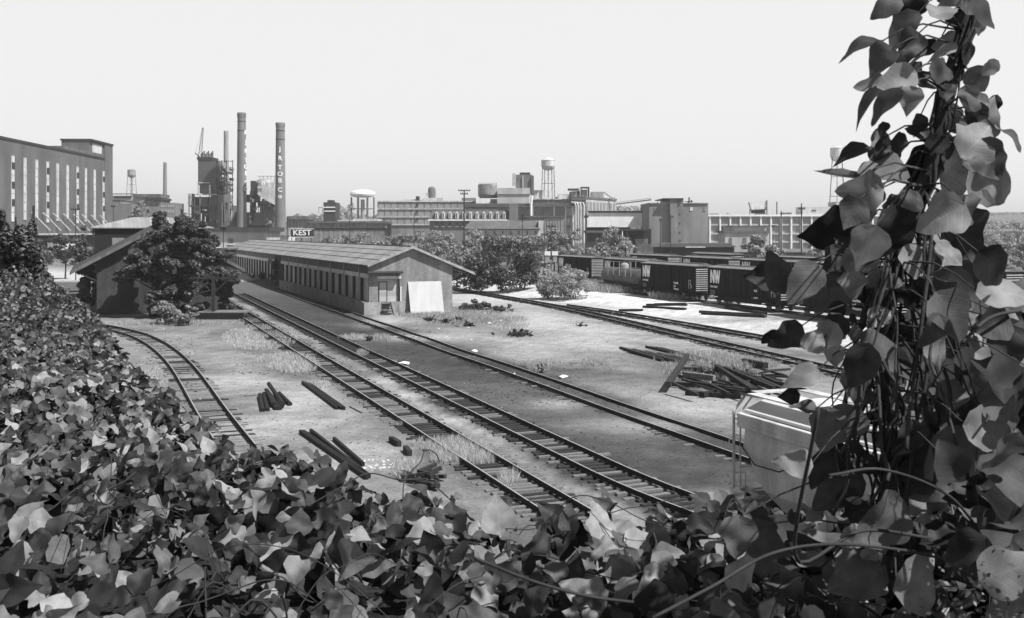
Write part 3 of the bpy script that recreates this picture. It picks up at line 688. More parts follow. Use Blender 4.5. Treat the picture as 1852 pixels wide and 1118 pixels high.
PB(pp, 'coal_chute', 'steel_pale', [(384, 390, 292, 318), (397, 404, 294, 308), (401, 406, 320, 350)], 441, 3)
for k, (x, w_, y0, y1) in enumerate(((364, 1.6, 386, 412), (402, 1.8, 366, 412), (407, 1.6, 368, 412), (413.5, 3.4, 366, 408), (371, 1.5, 392, 418), (419, 1.4, 380, 400))):
    m_ = MB(); a = W(x, y1, 436.5); b_ = W(x, y0, 436.5); m_.tube([a, b_], w_*436/F/1.7, 8); m_.build('pipe', 'pale', pp)
random.seed(5)
for k in range(26):
    x = random.uniform(343, 420); y = random.uniform(360, 412); m_ = MB(); w_ = random.uniform(1.5, 6); m_.pbox(x, x+w_, y, y+random.uniform(1, 4), 437.2-k*.01, .6); m_.build('platform', random.choice(['steel_pale', 'dark', 'steel', 'black']), pp)
for k in range(22):
    x = random.uniform(390, 416); y = random.uniform(296, 350); m_ = MB(); w_ = random.uniform(1.2, 5); m_.pbox(x, x+w_, y, y+random.uniform(1, 6), 438.2-k*.01, 4); m_.build('duct', random.choice(['steel_pale', 'dark', 'steel', 'black']), pp)
cr = T_('derrick_crane', 'thin lattice crane jib leaning up from the roof of the power plant', 'crane', 361, 445, zb=W(361, 284, 445).z)
m_ = MB(); a, b_ = W(361.5, 284, 445), W(367, 231, 445)
for s in (-.45, .45): m_.beam(a+Vector((s*1.6, 0, 0)), b_+Vector((s*.5, 0, 0)), .22, .22)
for k in range(14):
    p = a.lerp(b_, k/14); q = a.lerp(b_, (k+1)/14); s = .7 if k % 2 else -.7; f = 1-k/20; m_.beam(p+Vector((s*f, 0, 0)), q-Vector((s*f, 0, 0)), .14, .14)
m_.build('jib', 'steel', cr)
m_ = MB(); m_.beam(W(361, 284, 445), W(353, 277, 445), .4, .4); m_.beam(W(353, 277, 445), b_, .06, .06); m_.build('stay', 'dark', cr)

# silo cluster
sc_ = T_('ash_silo_plant', 'cluster of ducts with a domed silo and white cone between the two lettered chimneys', 'silo', 480, 440)
PB(sc_, 'side_tower', 'dark', [(453, 461, 327, 346), (452, 458, 346, 400)], 440, 5)
m_ = MB(); c = W(479, 420, 444); r_ = 17*444/F; z = lambda y: CZ-(y-HY)*444/F-c.z
m_.lathe(c, [(r_, z(352)), (r_, z(331)), (r_*.8, z(326)), (r_*.3, z(323)), (0.01, z(322.5))], 24); m_.build('silo', 'steel_pale', sc_)
m_ = MB(); a = W(467, 336, 438); m_.add([W(466, 337, 436), W(499, 340, 436), W(499, 372, 436), W(480, 362, 436), W(466, 352, 436)]+[W(466, 337, 442), W(499, 340, 442), W(499, 372, 442), W(480, 362, 442), W(466, 352, 442)],
    [(4,3,2,1,0),(5,6,7,8,9),(0,1,6,5),(1,2,7,6),(2,3,8,7),(3,4,9,8),(4,0,5,9)]); m_.build('hood', 'pale', sc_)
PB(sc_, 'lower_building', 'brick_far', [(450, 479, 384, 425), (470, 482, 366, 384)], 441, 10)
PB(sc_, 'hopper_block', 'glassfar', [(479, 500, 372, 428)], 439, 8)
PB(sc_, 'gallery', 'dark', [(446, 466, 352, 366), (466, 500, 364, 373)], 442, 5)
for k in range(30):
    x = random.uniform(450, 500); y = random.uniform(354, 400); m_ = MB(); w_ = random.uniform(1, 5); m_.pbox(x, x+w_, y, y+random.uniform(1, 7), 437.5-k*.01, 1.2); m_.build('duct', random.choice(['steel_pale', 'steel', 'dark', 'steel']), sc_)
m_ = MB()
for x in (470, 476, 484, 490, 496): m_.tube([W(x, 333, 444), W(x, 318, 444)], .12, 5)
m_.beam(W(466, 319, 444), W(498, 319, 444), .15, .15); m_.build('railing', 'steel', sc_)
PB(sc_, 'tank_label', 'letter', [(473, 475, 329, 334), (477, 479, 329, 334), (475, 477, 329, 330)], 434.8, .2)

# water towers
def tower(label, px, ytop, ybowl, rad, ytip, ylegs, Y, legs=4, splay=1.5, mt='pale', bowl=True, ball=False):
    base = T_('water_tower', label, 'water tower', px, Y); c = base.location; z = lambda y: CZ-(y-HY)*Y/F-c.z; r_ = rad*Y/F
    m_ = MB()
    if ball: prof = [(.05, z(ybowl)-.2), (r_*.55, z(ybowl)), (r_*.95, z(ybowl)+(z(ytop)-z(ybowl))*.18), (r_, z(ybowl)+(z(ytop)-z(ybowl))*.4), (r_*.93, z(ybowl)+(z(ytop)-z(ybowl))*.65), (r_*.7, z(ybowl)+(z(ytop)-z(ybowl))*.87), (r_*.35, z(ytop)-.15), (.05, z(ytop))]
    else: prof = [(.05, z(ytip)), (r_*.5, z(ytip)+(z(ybowl)-z(ytip))*.15), (r_*.85, z(ytip)+(z(ybowl)-z(ytip))*.5), (r_, z(ybowl)), (r_, z(ytop)), (r_*1.04, z(ytop)), (r_*.5, z(ytop)+r_*.3), (.05, z(ytop)+r_*.45)]
    m_.lathe(c, prof, 28); m_.build('tank', mt, base, smooth=False)
    m_ = MB(); zz = z(ybowl); m_.lathe(c, [(r_*1.02, zz-.15), (r_*1.12, zz-.15), (r_*1.12, zz+.15), (r_*1.02, zz+.15)], 28); m_.build('walkway', 'steel', base)
    zl = z(ylegs); rt = r_*.95
    for k in range(legs):
        a = 2*math.pi*k/legs+.5; m_ = MB(); m_.tube([c+Vector((rt*math.cos(a), rt*math.sin(a), zz)), c+Vector((rt*splay*math.cos(a), rt*splay*math.sin(a), zl))], r_*.055, 6); m_.build('leg', 'steel', base)
    m_ = MB()
    for f in (.33, .66):
        for k in range(legs):
            a, b_ = 2*math.pi*k/legs+.5, 2*math.pi*(k+1)/legs+.5; s = 1+(splay-1)*f; h = zz+(zl-zz)*f
            m_.beam(c+Vector((rt*s*math.cos(a), rt*s*math.sin(a), h)), c+Vector((rt*s*math.cos(b_), rt*s*math.sin(b_), h)), r_*.04, r_*.04)
            s0 = 1+(splay-1)*(f-.33); h0 = zz+(zl-zz)*(f-.33)
            if not ball: m_.beam(c+Vector((rt*s0*math.cos(a), rt*s0*math.sin(a), h0)), c+Vector((rt*s*math.cos(b_), rt*s*math.sin(b_), h)), r_*.018, r_*.018)
    m_.build('bracing', 'steel', base)
    m_ = MB(); m_.tube([c+Vector((0, 0, z(ytip))), c+Vector((0, 0, zl))], r_*(.16 if ball else .07), 8); m_.build('riser', 'steel_pale', base)
    return base
tower('small grey water tower on legs far behind the left storage building', 238, 308, 317, 7.2, 322, 368, 560, splay=1.35, mt='steel_pale')
tower('flat white spheroid water tank standing on many legs', 656, 343, 357, 23, 361, 420, 620, legs=8, splay=1.0, ball=True, mt='white')
tower('pale conical roofed water tower above the middle factories', 991.5, 290, 301, 12.5, 309, 395, 430, splay=1.3)
tower('tall pale water tower partly hidden by the vine leaves', 1514, 268, 284, 12, 293, 392, 420, splay=1.75)

# left distance, between the storage building and the plant
t = T_('long_shed', 'long pale roofed factory shed in front of the small water tower', 'factory', 245, 520)
PB(t, 'wall', 'conc_far', [(203, 262, 354, 425)], 520, 14); PB(t, 'roof', 'steel', [(240, 290, 351, 357, 516, 14), (203, 240, 350, 351.5, 519, 2)], 520)
vs, fs = textmesh('TOBACCO', 2.4, .06); 
m_ = MB(); 
for k in range(11): m_.pbox(206+k*2.9, 207.9+k*2.9, 355.5+(k % 2)*.4, 358.5, 519.6, .3)
m_.build('roof_sign', 'dark', t)
t = T_('brick_mill', 'dark low brick mill block just right of the left storage building', 'factory', 218, 430); PB(t, 'wall', 'brick_far', [(203, 217, 363, 420), (217, 238, 369, 420)], 430, 12); PB(t, 'roof', 'dark', [(202.5, 217.5, 361.8, 363)], 429.8, 13)
t = T_('concrete_bin_house', 'tapered grey concrete bin building below the slim chimney', 'factory', 272, 440)
m_ = MB(); a = [W(255, 362, 440), W(291, 362, 440), W(291, 420, 440), W(260, 420, 440)]; m_.add(a+[p+Vector((0, 12, 0)) for p in a], [(3,2,1,0),(4,5,6,7),(0,1,5,4),(1,2,6,5),(2,3,7,6),(3,0,4,7)]); m_.build('wall', 'conc_dark', t)
PB(t, 'roof', 'dark', [(263, 292, 358, 362)], 439, 13); windows(t, [(266, 270)], [(379, 384)], 440, 'dark')
t = T_('windowed_brick_block', 'small brick block with rows of small windows at the foot of the slim chimney', 'factory', 303, 435); PB(t, 'wall', 'brick_mid', [(289, 316, 367, 425)], 435, 12); windows(t, [(291+k*4.2, 293.2+k*4.2) for k in range(6)], [(371, 375), (380, 385)], 435, 'conc_far')

# KEST sign and what stands by it
t = T_('kest_sign_board', 'dark sign board with white border reading KEST in white letters', 'sign', 545, 290)
PB(t, 'board', 'dark', [(524, 567, 414, 429)], 290, .4); 
m_ = MB()
for a in ((524, 567, 413.6, 414.5), (524, 567, 428.5, 429.4), (524, 524.9, 414.5, 428.5)): m_.pbox(a[0], a[1], a[2], a[3], 289.85, .12)
m_.build('border', 'white', t)
vs, fs = textmesh('KEST', 1.95, .05); m_ = MB(); p = W(529.5, 425.4, 289.9); wx = max(v.x for v in vs); s = (33.5*290/F)/wx; m_.add([(p.x+v.x*s, p.y-v.z, p.z+v.y*1.12) for v in vs], fs); m_.build('lettering', 'white', t)
for x in (527, 545, 562): m_ = MB(); m_.pbox(x, x+1, 429, 450, 290.1, .2); m_.build('leg', 'dark', t)
t = T_('low_grey_shed', 'long low grey shed behind the sign board', 'shed', 560, 350); PB(t, 'wall', 'conc_dark', [(520, 556, 397, 440), (556, 700, 404, 440)], 350, 12); PB(t, 'roof', 'steel', [(519, 557, 391, 397), (555, 701, 400, 404)], 349, 14)
t = T_('white_low_building', 'small white flat building under the right lettered chimney', 'building', 502, 300); PB(t, 'wall', 'pale', [(482, 523, 426, 450)], 300, 8); PB(t, 'roof', 'steel_pale', [(478, 524, 423.5, 426)], 299.5, 9)
t = T_('boundary_wall', 'long pale wall with a dark coping behind the hedge of trees', 'wall', 640, 275, zb=None); PB(t, 'wall', 'conc_dark', [(570, 703, 415, 460)], 275, .6); PB(t, 'coping', 'black', [(569, 703, 413, 415)], 274.8, 1.1); PB(t, 'end_post', 'dark', [(700, 707, 405, 460)], 274.6, 1.6)
t = T_('dark_boiler_house', 'small dark brick boiler house with pale bands left of the spheroid tank', 'building', 596, 500); PB(t, 'wall', 'dark', [(585, 607, 366, 425)], 500, 12); PB(t, 'parapet', 'dark', [(592, 602, 362, 366)], 500, 6); PB(t, 'band', 'white', [(584, 606, 374, 376), (586, 606, 381, 383)], 499.6, .5)
m_ = MB()
for x in (576, 583): m_.pbox(x, x+.8, 375, 386, 499, .3)
m_.pbox(576, 584, 375, 376, 499, .3); m_.build('frame', 'steel', t)
for k, (x0, x1, y0, y1) in enumerate(((612, 636, 398, 404), (640, 682, 396, 402), (657, 682, 402, 406))):
    t = T_('low_factory_roof', ('small grey shed roof left of the spheroid tank legs', 'pale flat shed roof under the spheroid tank', 'tiny white lean-to left of the long banded factory')[k], 'shed', x0, 380+k*6); PB(t, 'wall', 'brick_far', [(x0, x1, y1, y1+40)], 380+k*6, 10); PB(t, 'roof', 'pale', [(x0-1, x1+1, y0, y1)], 379+k*6, 12)

# long banded factory
t = T_('banded_factory', 'long grey glass walled factory with white floor bands in the middle distance', 'factory', 770, 420)
PB(t, 'wall', 'brick_mid', [(682.6, 935, 365.5, 440)], 420, 40)
PB(t, 'floor_band', 'pale', [(682, 935, 363, 365.5), (682, 935, 377, 379), (682, 935, 391.5, 393.5), (682, 935, 405.5, 407.5)], 419.5, 1)
windows(t, [(684+k*12, 694+k*12) for k in range(13)], [(367, 376.5), (380, 391), (394.5, 405)], 420, 'glasspale')
PB(t, 'stair_door', 'dark', [(752, 756, 369, 373), (752, 756, 381, 385), (752, 756, 395, 398)], 419.4, .2)
PB(t, 'roof_house', 'brick_mid', [(835, 860, 358, 363.5)], 424, 10); PB(t, 'roof_ledge', 'pale', [(765, 802, 358, 363.2), (729, 762, 360.5, 363)], 430, 10)
PB(t, 'roof_vent', 'dark', [(752, 758, 355, 363)], 428, 3)
m_ = MB(); c = W(781, 360, 432); r_ = 7*432/F; m_.lathe(c, [(r_, 0), (r_, 3.6), (r_*.9, 4.6), (r_*.5, 5.2), (.05, 5.3)], 16); m_.build('roof_tank', 'brick_far', t); PB(t, 'tank_house', 'pale', [(770, 776, 349, 358)], 431, 4)

# mansard building
t = T_('mansard_building', 'brick building with a dark mansard roof and a row of white dormer windows', 'building', 850, 340)
PB(t, 'wall', 'brick_far', [(777, 925, 399, 450)], 340, 14)
m_ = MB(); a = [W(775, 397, 339.2), W(925, 397, 339.2), W(923, 381, 341.5), W(782, 381, 341.5)]; m_.add(a+[Vector((p.x, 355, p.z)) for p in a], [(0,1,2,3),(7,6,5,4),(1,5,6,2),(2,6,7,3),(3,7,4,0),(0,4,5,1)]); m_.build('roof', 'rooffar', t)
PB(t, 'roof_top', 'steel', [(782, 900, 378.5, 381.3)], 341.4, 12)
PB(t, 'cornice', 'white', [(774, 926, 397, 399.4)], 338.8, 1.2)
for k in range(11):
    x = 789.5+k*12.25; m_ = MB(); m_.pbox(x-2.6, x+2.6, 385, 395.5, 339.0, 3); m_.add([W(x-3.2, 385, 338.9), W(x+3.2, 385, 338.9), W(x, 382.4, 338.9), W(x-3.2, 385, 342), W(x+3.2, 385, 342), W(x, 382.4, 342)], [(0,1,2),(5,4,3),(0,2,5,3),(1,4,5,2)]); d_ = m_.build('dormer', 'white', t)
    m_ = MB(); m_.pbox(x-1.2, x+1.2, 386.5, 394.5, 338.9, .08); m_.build('window', 'glassfar', d_)
for k in range(5):
    x = 789+k*12.3; m_ = MB(); m_.pbox(x-3, x+3, 401, 409, 339.9, .08); w = m_.build('window', 'steel', t); m_ = MB(); m_.pbox(x-3.2, x+3.2, 409, 410.6, 339.7, .3); m_.build('sill', 'white', w)
PB(t, 'chimney_block', 'brick_far', [(921, 937, 368.5, 400)], 338.4, 6)
# low building in front right with sloped roof
t = T_('low_gabled_mill', 'low mill with a plain grey pitched roof and white wall below the mansard building', 'building', 905, 315)
m_ = MB(); a = [W(838, 414, 314.5), W(977, 414, 314.5), W(975, 399, 320), W(852, 399, 320)]; m_.add(a+[Vector((p.x, 327, W(0, 414, 314.5).z)) for p in a[:2]], [(0,1,2,3),(1,5,2),(0,3,4),(3,2,5,4),(0,4,5,1)]); m_.build('roof', 'steel', t)
PB(t, 'wall', 'conc_far', [(842, 974, 415, 455)], 315, 11); windows(t, [(848+k*15, 850+k*15) for k in range(9)], [(418, 423)], 315, 'dark'); PB(t, 'fascia', 'black', [(838, 977, 414, 415.2)], 314.3, .4)
PB(t, 'gable_end', 'pale', [(974, 983, 399, 450)], 315.2, 10)
# middle factory with pilasters
t = T_('pilastered_factory', 'long factory wall with white pilasters, overhanging dark roof edge and bundled white pipes', 'factory', 1000, 370)
PB(t, 'wall', 'conc_dark', [(840, 1062, 373.5, 450)], 370, 30); PB(t, 'roof', 'rooffar', [(838, 1048, 368, 372)], 368, 34); PB(t, 'cornice', 'white', [(840, 1048, 372.2, 374)], 369.3, 1)
PB(t, 'pilaster', 'white', [(963, 965.5, 374, 391), (1001, 1003.5, 374, 391), (1022, 1024, 374, 440), (1034, 1038, 374, 445)], 369.6, .6)
windows(t, [(939+k*1.0*12, 949+k*12) for k in range(2)]+[(967, 980), (983, 998), (1006, 1019)], [(376, 390)], 370, 'glassmid'); windows(t, [(1024.5, 1033)], [(377, 390), (394, 408), (412, 428)], 370, 'conc_far')
for k, x in enumerate((1041, 1045.5, 1050, 1056)):
    m_ = MB(); m_.tube([W(x, 440, 367), W(x, 372, 367), W(x-1.5, 367.5, 367), W(x-7, 366+k*.3, 368)], 1.25*367/F*1.4, 8); m_.build('pipe', 'pale', t)
m_ = MB(); m_.tube([W(960.5, 391, 367), W(960.5, 370, 367), W(962, 354, 367)], .45, 8); m_.build('pipe', 'white', t)
t = T_('corrugated_annex', 'plain grey corrugated annex standing in front of the pilastered factory', 'building', 1000, 330); PB(t, 'wall', 'brick_mid', [(983, 1021, 392.5, 450)], 330, 8); PB(t, 'roof', 'steel', [(945, 1021.6, 390.5, 392.5)], 329.5, 9)
for k in range(7): m_ = MB(); m_.pbox(985+k*5, 985.8+k*5, 393, 450, 329.8, .2); m_.build('post', 'conc_far', t)
# roof top group
t = T_('pale_penthouse', 'plain pale box shaped penthouse on the factory roofs', 'penthouse', 930, 400, zb=W(0, 385, 400).z)
PB(t, 'wall', 'conc_far', [(899, 957, 352, 372)], 400, 16); PB(t, 'upper_wall', 'conc_far', [(900, 959, 340, 351)], 401, 14); PB(t, 'ledge', 'steel', [(898, 959, 351, 352)], 399.6, 16)
t = T_('stained_tank', 'rust stained pale tank on the roof left of the pale penthouse', 'tank', 882, 410, zb=W(0, 372, 410).z)
m_ = MB(); c = W(882, 356, 414); r_ = 17.5*414/F; m_.lathe(c, [(r_*.96, 0), (r_, 1), (r_, 4.6), (r_*.97, 5.0), (r_*.9, 5.05)], 20); m_.build('tank', 'conc', t); PB(t, 'base', 'dark', [(867, 899, 352.5, 357)], 409, 10); PB(t, 'lower_house', 'white', [(861, 887, 358.5, 368)], 408, 10); PB(t, 'side_house', 'brick_mid', [(887, 899, 360, 370)], 408, 10)
m_ = MB()
for k in range(8): x = 868+k*4.2; m_.tube([W(x, 334, 410), W(x, 330.5, 410)], .12, 5)
m_.build('rail_post', 'dark', t)
t = T_('cooling_tower', 'dark slatted cooling tower with a ladder left of the conical roofed water tower', 'cooling tower', 946, 415, zb=W(0, 360, 415).z)
PB(t, 'casing', 'glassfar', [(933, 963, 316, 350)], 415, 9); PB(t, 'cap', 'dark', [(940, 959, 312, 316)], 416, 7); PB(t, 'side_casing', 'steel', [(961, 965.5, 318, 352)], 414, 9)
PB(t, 'drain_pipe', 'pale', [(945, 946.6, 318, 342)], 414.4, .4)
m_ = MB(); m_.pbox(927, 928, 314, 337, 414.5, .25); m_.pbox(931, 932, 314, 337, 414.5, .25)
for k in range(9): m_.pbox(927, 932, 314+k*2.6, 314.8+k*2.6, 414.4, .2)
m_.build('ladder', 'dark', t)
t = T_('upper_factory', 'upper factory floors crowded with roof pipes behind the pilastered factory', 'factory', 1010, 430)
PB(t, 'wall', 'brick_mid', [(964, 1060, 361, 380)], 430, 20); PB(t, 'parapet', 'pale', [(963, 1061, 359.5, 361)], 429.5, 21); PB(t, 'penthouse', 'pale', [(966, 986, 344, 360), (1010, 1032, 351, 360)], 432, 10)
PB(t, 'dark_duct', 'dark', [(1030, 1033, 347, 369), (1027, 1045, 341, 345), (1050, 1066, 338, 341), (1050, 1052, 341, 356), (1063, 1066, 341, 356)], 428, 1)
PB(t, 'pale_duct', 'steel_pale', [(1034, 1049, 346, 356), (1052, 1062, 343, 355), (1044, 1048, 340, 352)], 429, 4)
t = T_('angled_factory', 'pale many windowed factory wing running away behind the white bridge wall', 'factory', 1090, 440)
a = W(1058, 0, 440); b_ = W(1114, 0, 470); dv = (Vector((b_.x-a.x, 30, 0))); ln = dv.length; an = math.atan2(dv.y, dv.x)
t.location = (a.x, 440, 0)
t.rotation_euler = (0, 0, an); m_ = MB(); zt2 = CZ+(HY-359)*440/F; m_.box(0, ln, 0, 14, 0, zt2); m_.build('wall', 'conc_far', t, world=False); m_ = MB(); m_.box(-.3, ln+.3, -.4, 14, zt2, zt2+.8); m_.build('cornice', 'steel', t, world=False)
for k in range(9):
    for z in (zt2-5.4, zt2-10.6): m_ = MB(); m_.box(1+k*ln/9.2, 1+k*ln/9.2+ln/14, -.1, 0, z, z+4); m_.build('window', 'glassmid', t, world=False)
t = T_('roof_shed', 'pale roof shed with a sloping side on top of the angled factory', 'roof shed', 1085, 460, zb=W(0, 362, 460).z)
PB(t, 'wall', 'steel_pale', [(1070, 1092, 347, 362)], 460, 8); m_ = MB(); m_.beam(W(1092, 348, 462), W(1112, 362, 462), 1.2, .5); m_.beam(W(1111, 367, 462), W(1111, 357, 462), .5, .5); m_.build('chute', 'steel_pale', t)
t = T_('sloping_conveyor', 'thin enclosed conveyor sloping up to the block tower building', 'conveyor', 1115, 400, zb=W(0, 369, 400).z)
m_ = MB(); m_.beam(W(1114, 369.5, 400), W(1177, 361.5, 345), .5, .35); m_.beam(W(1114, 366.5, 400), W(1177, 358.5, 345), .12, .12); m_.build('gallery', 'steel', t)
# white bridge wall
t = T_('white_bridge_wall', 'long white wall with a black top edge left of the block tower building', 'wall', 1115, 340)
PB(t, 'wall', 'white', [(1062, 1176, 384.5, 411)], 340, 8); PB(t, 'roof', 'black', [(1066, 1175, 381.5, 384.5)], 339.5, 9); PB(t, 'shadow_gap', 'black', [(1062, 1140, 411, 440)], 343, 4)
t = T_('open_dark_shed', 'black open sided shed with a pale floor edge below the white wall', 'shed', 1158, 300); PB(t, 'roof', 'dark', [(1122, 1178, 414, 417)], 298, 14); PB(t, 'back_wall', 'black', [(1140, 1178, 417, 443)], 308, .5); PB(t, 'floor', 'white', [(1140, 1173, 444, 446)], 298, 10)
for x in (1125, 1134, 1176): m_ = MB(); m_.pbox(x, x+1.6, 417, 452, 298.2, .5); m_.build('post', 'white' if x < 1130 else 'dark', t)
PB(t, 'crate_stack', 'steel', [(1150, 1172, 432, 442)], 300, 3)
t = T_('dark_freight_shed', 'low dark brick freight shed under the white wall, half behind trees', 'shed', 1090, 300); PB(t, 'wall', 'dark', [(1062, 1112, 421, 460)], 300, 8); PB(t, 'roof', 'rooffar', [(1060, 1114, 417, 421)], 299, 10)
t = T_('loading_dock', 'small pale loading dock behind the end of the boxcars', 'dock', 1165, 260); PB(t, 'wall', 'steel', [(1153, 1182, 443, 458)], 260, 6); PB(t, 'edge', 'white', [(1153, 1181, 458, 460)], 259.6, 7)
# block tower building
t = T_('block_tower_building', 'tall windowless pale grey block building with a projecting stair shaft', 'building', 1228, 320)
PB(t, 'wall', 'brick_mid', [(1174.5, 1212, 368, 460)], 322, 22); PB(t, 'right_wall', 'brick_mid', [(1236, 1281, 368, 460)], 322, 22)
PB(t, 'stair_shaft', 'brick_mid', [(1212, 1225, 360, 460)], 320.5, 18); PB(t, 'stair_shaft', 'brick_far', [(1225, 1236, 360, 460)], 321, 18)
PB(t, 'cap', 'dark', [(1200, 1236.5, 358.5, 360.3)], 320, 19); PB(t, 'parapet', 'conc_far', [(1174, 1212, 366.8, 368), (1236, 1281.6, 366.8, 368)], 321.6, 23)
PB(t, 'window', 'pale', [(1248, 1253.5, 375, 381.5)], 321.85, .1); PB(t, 'window', 'glassmid', [(1183, 1189, 375, 382)], 321.85, .1); PB(t, 'window', 'glassmid', [(1272, 1277, 374, 382)], 321.85, .1)
for y in (365, 386, 402, 419, 434): m_ = MB(); m_.pbox(1228.5, 1231.5, y, y+1.8, 320.85, .12); m_.build('window', 'glassfar', t)
m_ = MB()
for x, h in ((1244, 364), (1246, 357), (1250, 362), (1195, 361), (1189, 365)): m_.pbox(x, x+1.6, h, 368, 326, 1)
m_.pbox(1238, 1254, 364, 365, 326, .3); m_.build('roof_vent', 'dark', t)
# concrete frame factory
t = T_('concrete_frame_factory', 'long pale concrete frame factory of three window storeys at the right', 'factory', 1420, 380)
PB(t, 'wall', 'glasspale', [(1281, 1620, 391, 450)], 381, 30)
PB(t, 'roof_edge', 'white', [(1280, 1621, 388, 391.5)], 379.4, 32)
for y in (405, 421, 436): PB(t, 'floor_band', 'conc_far', [(1281, 1620, y, y+3.2)], 380.2, .8)
x = 1283
while x < 1620:
    m_ = MB(); m_.pbox(x, x+2.8, 391.5, 450, 379.8, 1.2); m_.build('column', 'white', t); x += 18.4
windows(t, [(1300, 1308.5)], [(410, 419), (425, 434)], 380.2, 'dark')
PB(t, 'roof_light', 'steel', [(1372, 1388, 386, 388), (1418, 1432, 384.5, 388), (1286, 1300, 386.5, 388)], 388, 6)
t = T_('roof_sign_frame', 'back of a tilted billboard frame on the roof of the concrete frame factory', 'billboard', 1370, 390, zb=W(0, 388, 390).z)
m_ = MB(); a = [W(1354, 366, 390), W(1386, 362.5, 390), W(1386, 379, 390), W(1358, 381, 390)]; m_.add(a+[p+Vector((0, 1, 0)) for p in a], [(3,2,1,0),(4,5,6,7),(0,1,5,4),(1,2,6,5),(2,3,7,6),(3,0,4,7)]); m_.build('panel', 'pale', t)
m_ = MB(); m_.beam(W(1354, 366, 389.7), W(1358, 381, 389.7), .35, .35); m_.beam(W(1358, 380.5, 389.7), W(1386, 379, 389.7), .35, .35); m_.beam(W(1387, 362, 389.7), W(1387, 388, 389.7), .3, .3)
for x in (1356, 1366, 1378): m_.beam(W(x, 379, 390.5), W(x, 388, 390.5), .25, .25)
m_.pbox(1359, 1384, 376, 386, 391.5, 1); m_.build('frame', 'dark', t)
t = T_('white_penthouse', 'low white penthouse on the right factory roof beside the vine leaves', 'penthouse', 1490, 395, zb=W(0, 388, 395).z); PB(t, 'wall', 'conc_far', [(1452, 1512, 374, 388)], 395, 10); PB(t, 'side_wall', 'steel_pale', [(1512, 1532, 365, 388)], 396, 10); PB(t, 'louvre', 'dark', [(1468, 1476, 380, 382)], 394.8, .15)
t = T_('pale_office', 'small pale one storey office with a stepped roof in front of the concrete frame factory', 'building', 1350, 300)
PB(t, 'wall', 'conc_far', [(1311, 1391, 421, 455)], 300, 10); PB(t, 'cornice', 'steel', [(1309, 1392, 417.5, 421)], 299.5, 11); PB(t, 'upper_wall', 'conc_far', [(1326, 1386, 410, 417.5)], 303, 6); PB(t, 'roof', 'steel', [(1325, 1387, 408, 410)], 302.5, 7)
windows(t, [(1319, 1324), (1344, 1350), (1375, 1381)], [(430, 442)], 300, 'glassfar')
t = T_('dark_station_shed', 'long low black roofed shed right behind the boxcar roofs', 'shed', 1260, 235); PB(t, 'wall', 'dark', [(1190, 1328, 447, 470)], 235, 8)
m_ = MB(); m_.prism([(W(1186, 0, 234).x, W(0, 447, 234).z), (W(1332, 0, 234).x, W(0, 447, 234).z), (W(1318, 0, 234).x, W(0, 440, 234).z), (W(1204, 0, 234).x, W(0, 440, 234).z)], 233.5, 245); m_.build('roof', 'rooffar', t)
PB(t, 'ridge_band', 'pale', [(1240, 1276, 446, 448)], 233.2, .4)
# truck and trailers under the left storage building
for k, (x0, x1, y0, y1, lb) in enumerate(((103, 133, 434, 455, 'white box trailer parked under the left storage building'), (86, 102, 436, 455, 'shorter grey box trailer left of the white one'))):
    t = T_('box_trailer', lb, 'trailer', (x0+x1)/2, 262); PB(t, 'box', 'white' if k == 0 else 'steel_pale', [(x0, x1, y0, y1-2.5)], 262, 3); 
    for j, x in enumerate((x0+4, x1-5)): m_ = MB(); p = W(x, y1-1, 262); m_.tube([p, p+Vector((0, .5, 0))], .5, 12); m_.build('wheel', 'black', t)
    PB(t, 'frame', 'dark', [(x0, x1, y1-2.5, y1-1.6)], 262.2, 2)
t = T_('retaining_wall', 'pale concrete retaining wall along the road behind the brick depot', 'wall', 120, 243, zb=0)
PB(t, 'wall', 'conc', [(60, 178, 464, 490)], 243, .8); PB(t, 'coping', 'dark', [(60, 178, 460.5, 464)], 242.8, 1.2)
# ---------------------------------------------------------------- far right: elevated road
t = T_('road_viaduct', 'low highway bridge deck crossing the far right background', 'bridge', 1810, 420); PB(t, 'deck', 'steel', [(1740, 1960, 419, 422.5)], 420, 9)
for x in range(1745, 1960, 24): m_ = MB(); m_.pbox(x, x+1.2, 422.5, 450, 423, 1); m_.build('pier', 'steel', t)
# ---------------------------------------------------------------- poles
def pole(label, px, yt, yb, Y, w=2.2, arms=(), lean=0, group='wooden poles standing about the yard', lamp=False):
    b_ = W(px+lean, yb, Y); z0 = min(gz(b_.x, Y), b_.z); t = thing('utility_pole', label, 'pole', (b_.x, Y, z0-.3), 0, group)
    tp = W(px, yt, Y); r_ = w*Y/F/2; m_ = MB(); m_.tube([(b_.x, Y, z0-.3), tp], [r_*1.15, r_*.8], 8); m_.build('shaft', 'pole', t)
    for (dy, hw) in arms:
        z = W(px, yt+dy, Y); m_ = MB(); m_.box(z.x-hw*Y/F, z.x+hw*Y/F, Y-r_-.12, Y-r_+.02, z.z-.1, z.z+.1); a = m_.build('crossarm', 'pole', t)
        for s in (-.9, -.45, .45, .9): m_ = MB(); q = z.x+s*hw*Y/F; m_.lathe((q, Y-r_-.05, z.z+.1), [(.05, 0), (.09, .08), (.05, .25)], 8); m_.build('insulator', 'dark', a)
    if lamp: m_ = MB(); z = W(px, yt, Y); m_.box(z.x-.45, z.x+.45, Y-.3, Y+.3, z.z-.2, z.z+.35); m_.build('lamp_box', 'black', t)
    return t
pole('tall dark pole with two crossarms in the middle of the tree belt', 839.5, 343, 462, 230, 2.8, ((2, 11), (8, 7)))
pole('pole with a single crossarm in front of the left storage building', 137, 376, 425, 200, 1.8, ((3, 8),))
pole('short pole beside the right edge of the left storage building', 205, 371, 400, 210, 1.4, ((3, 4),))
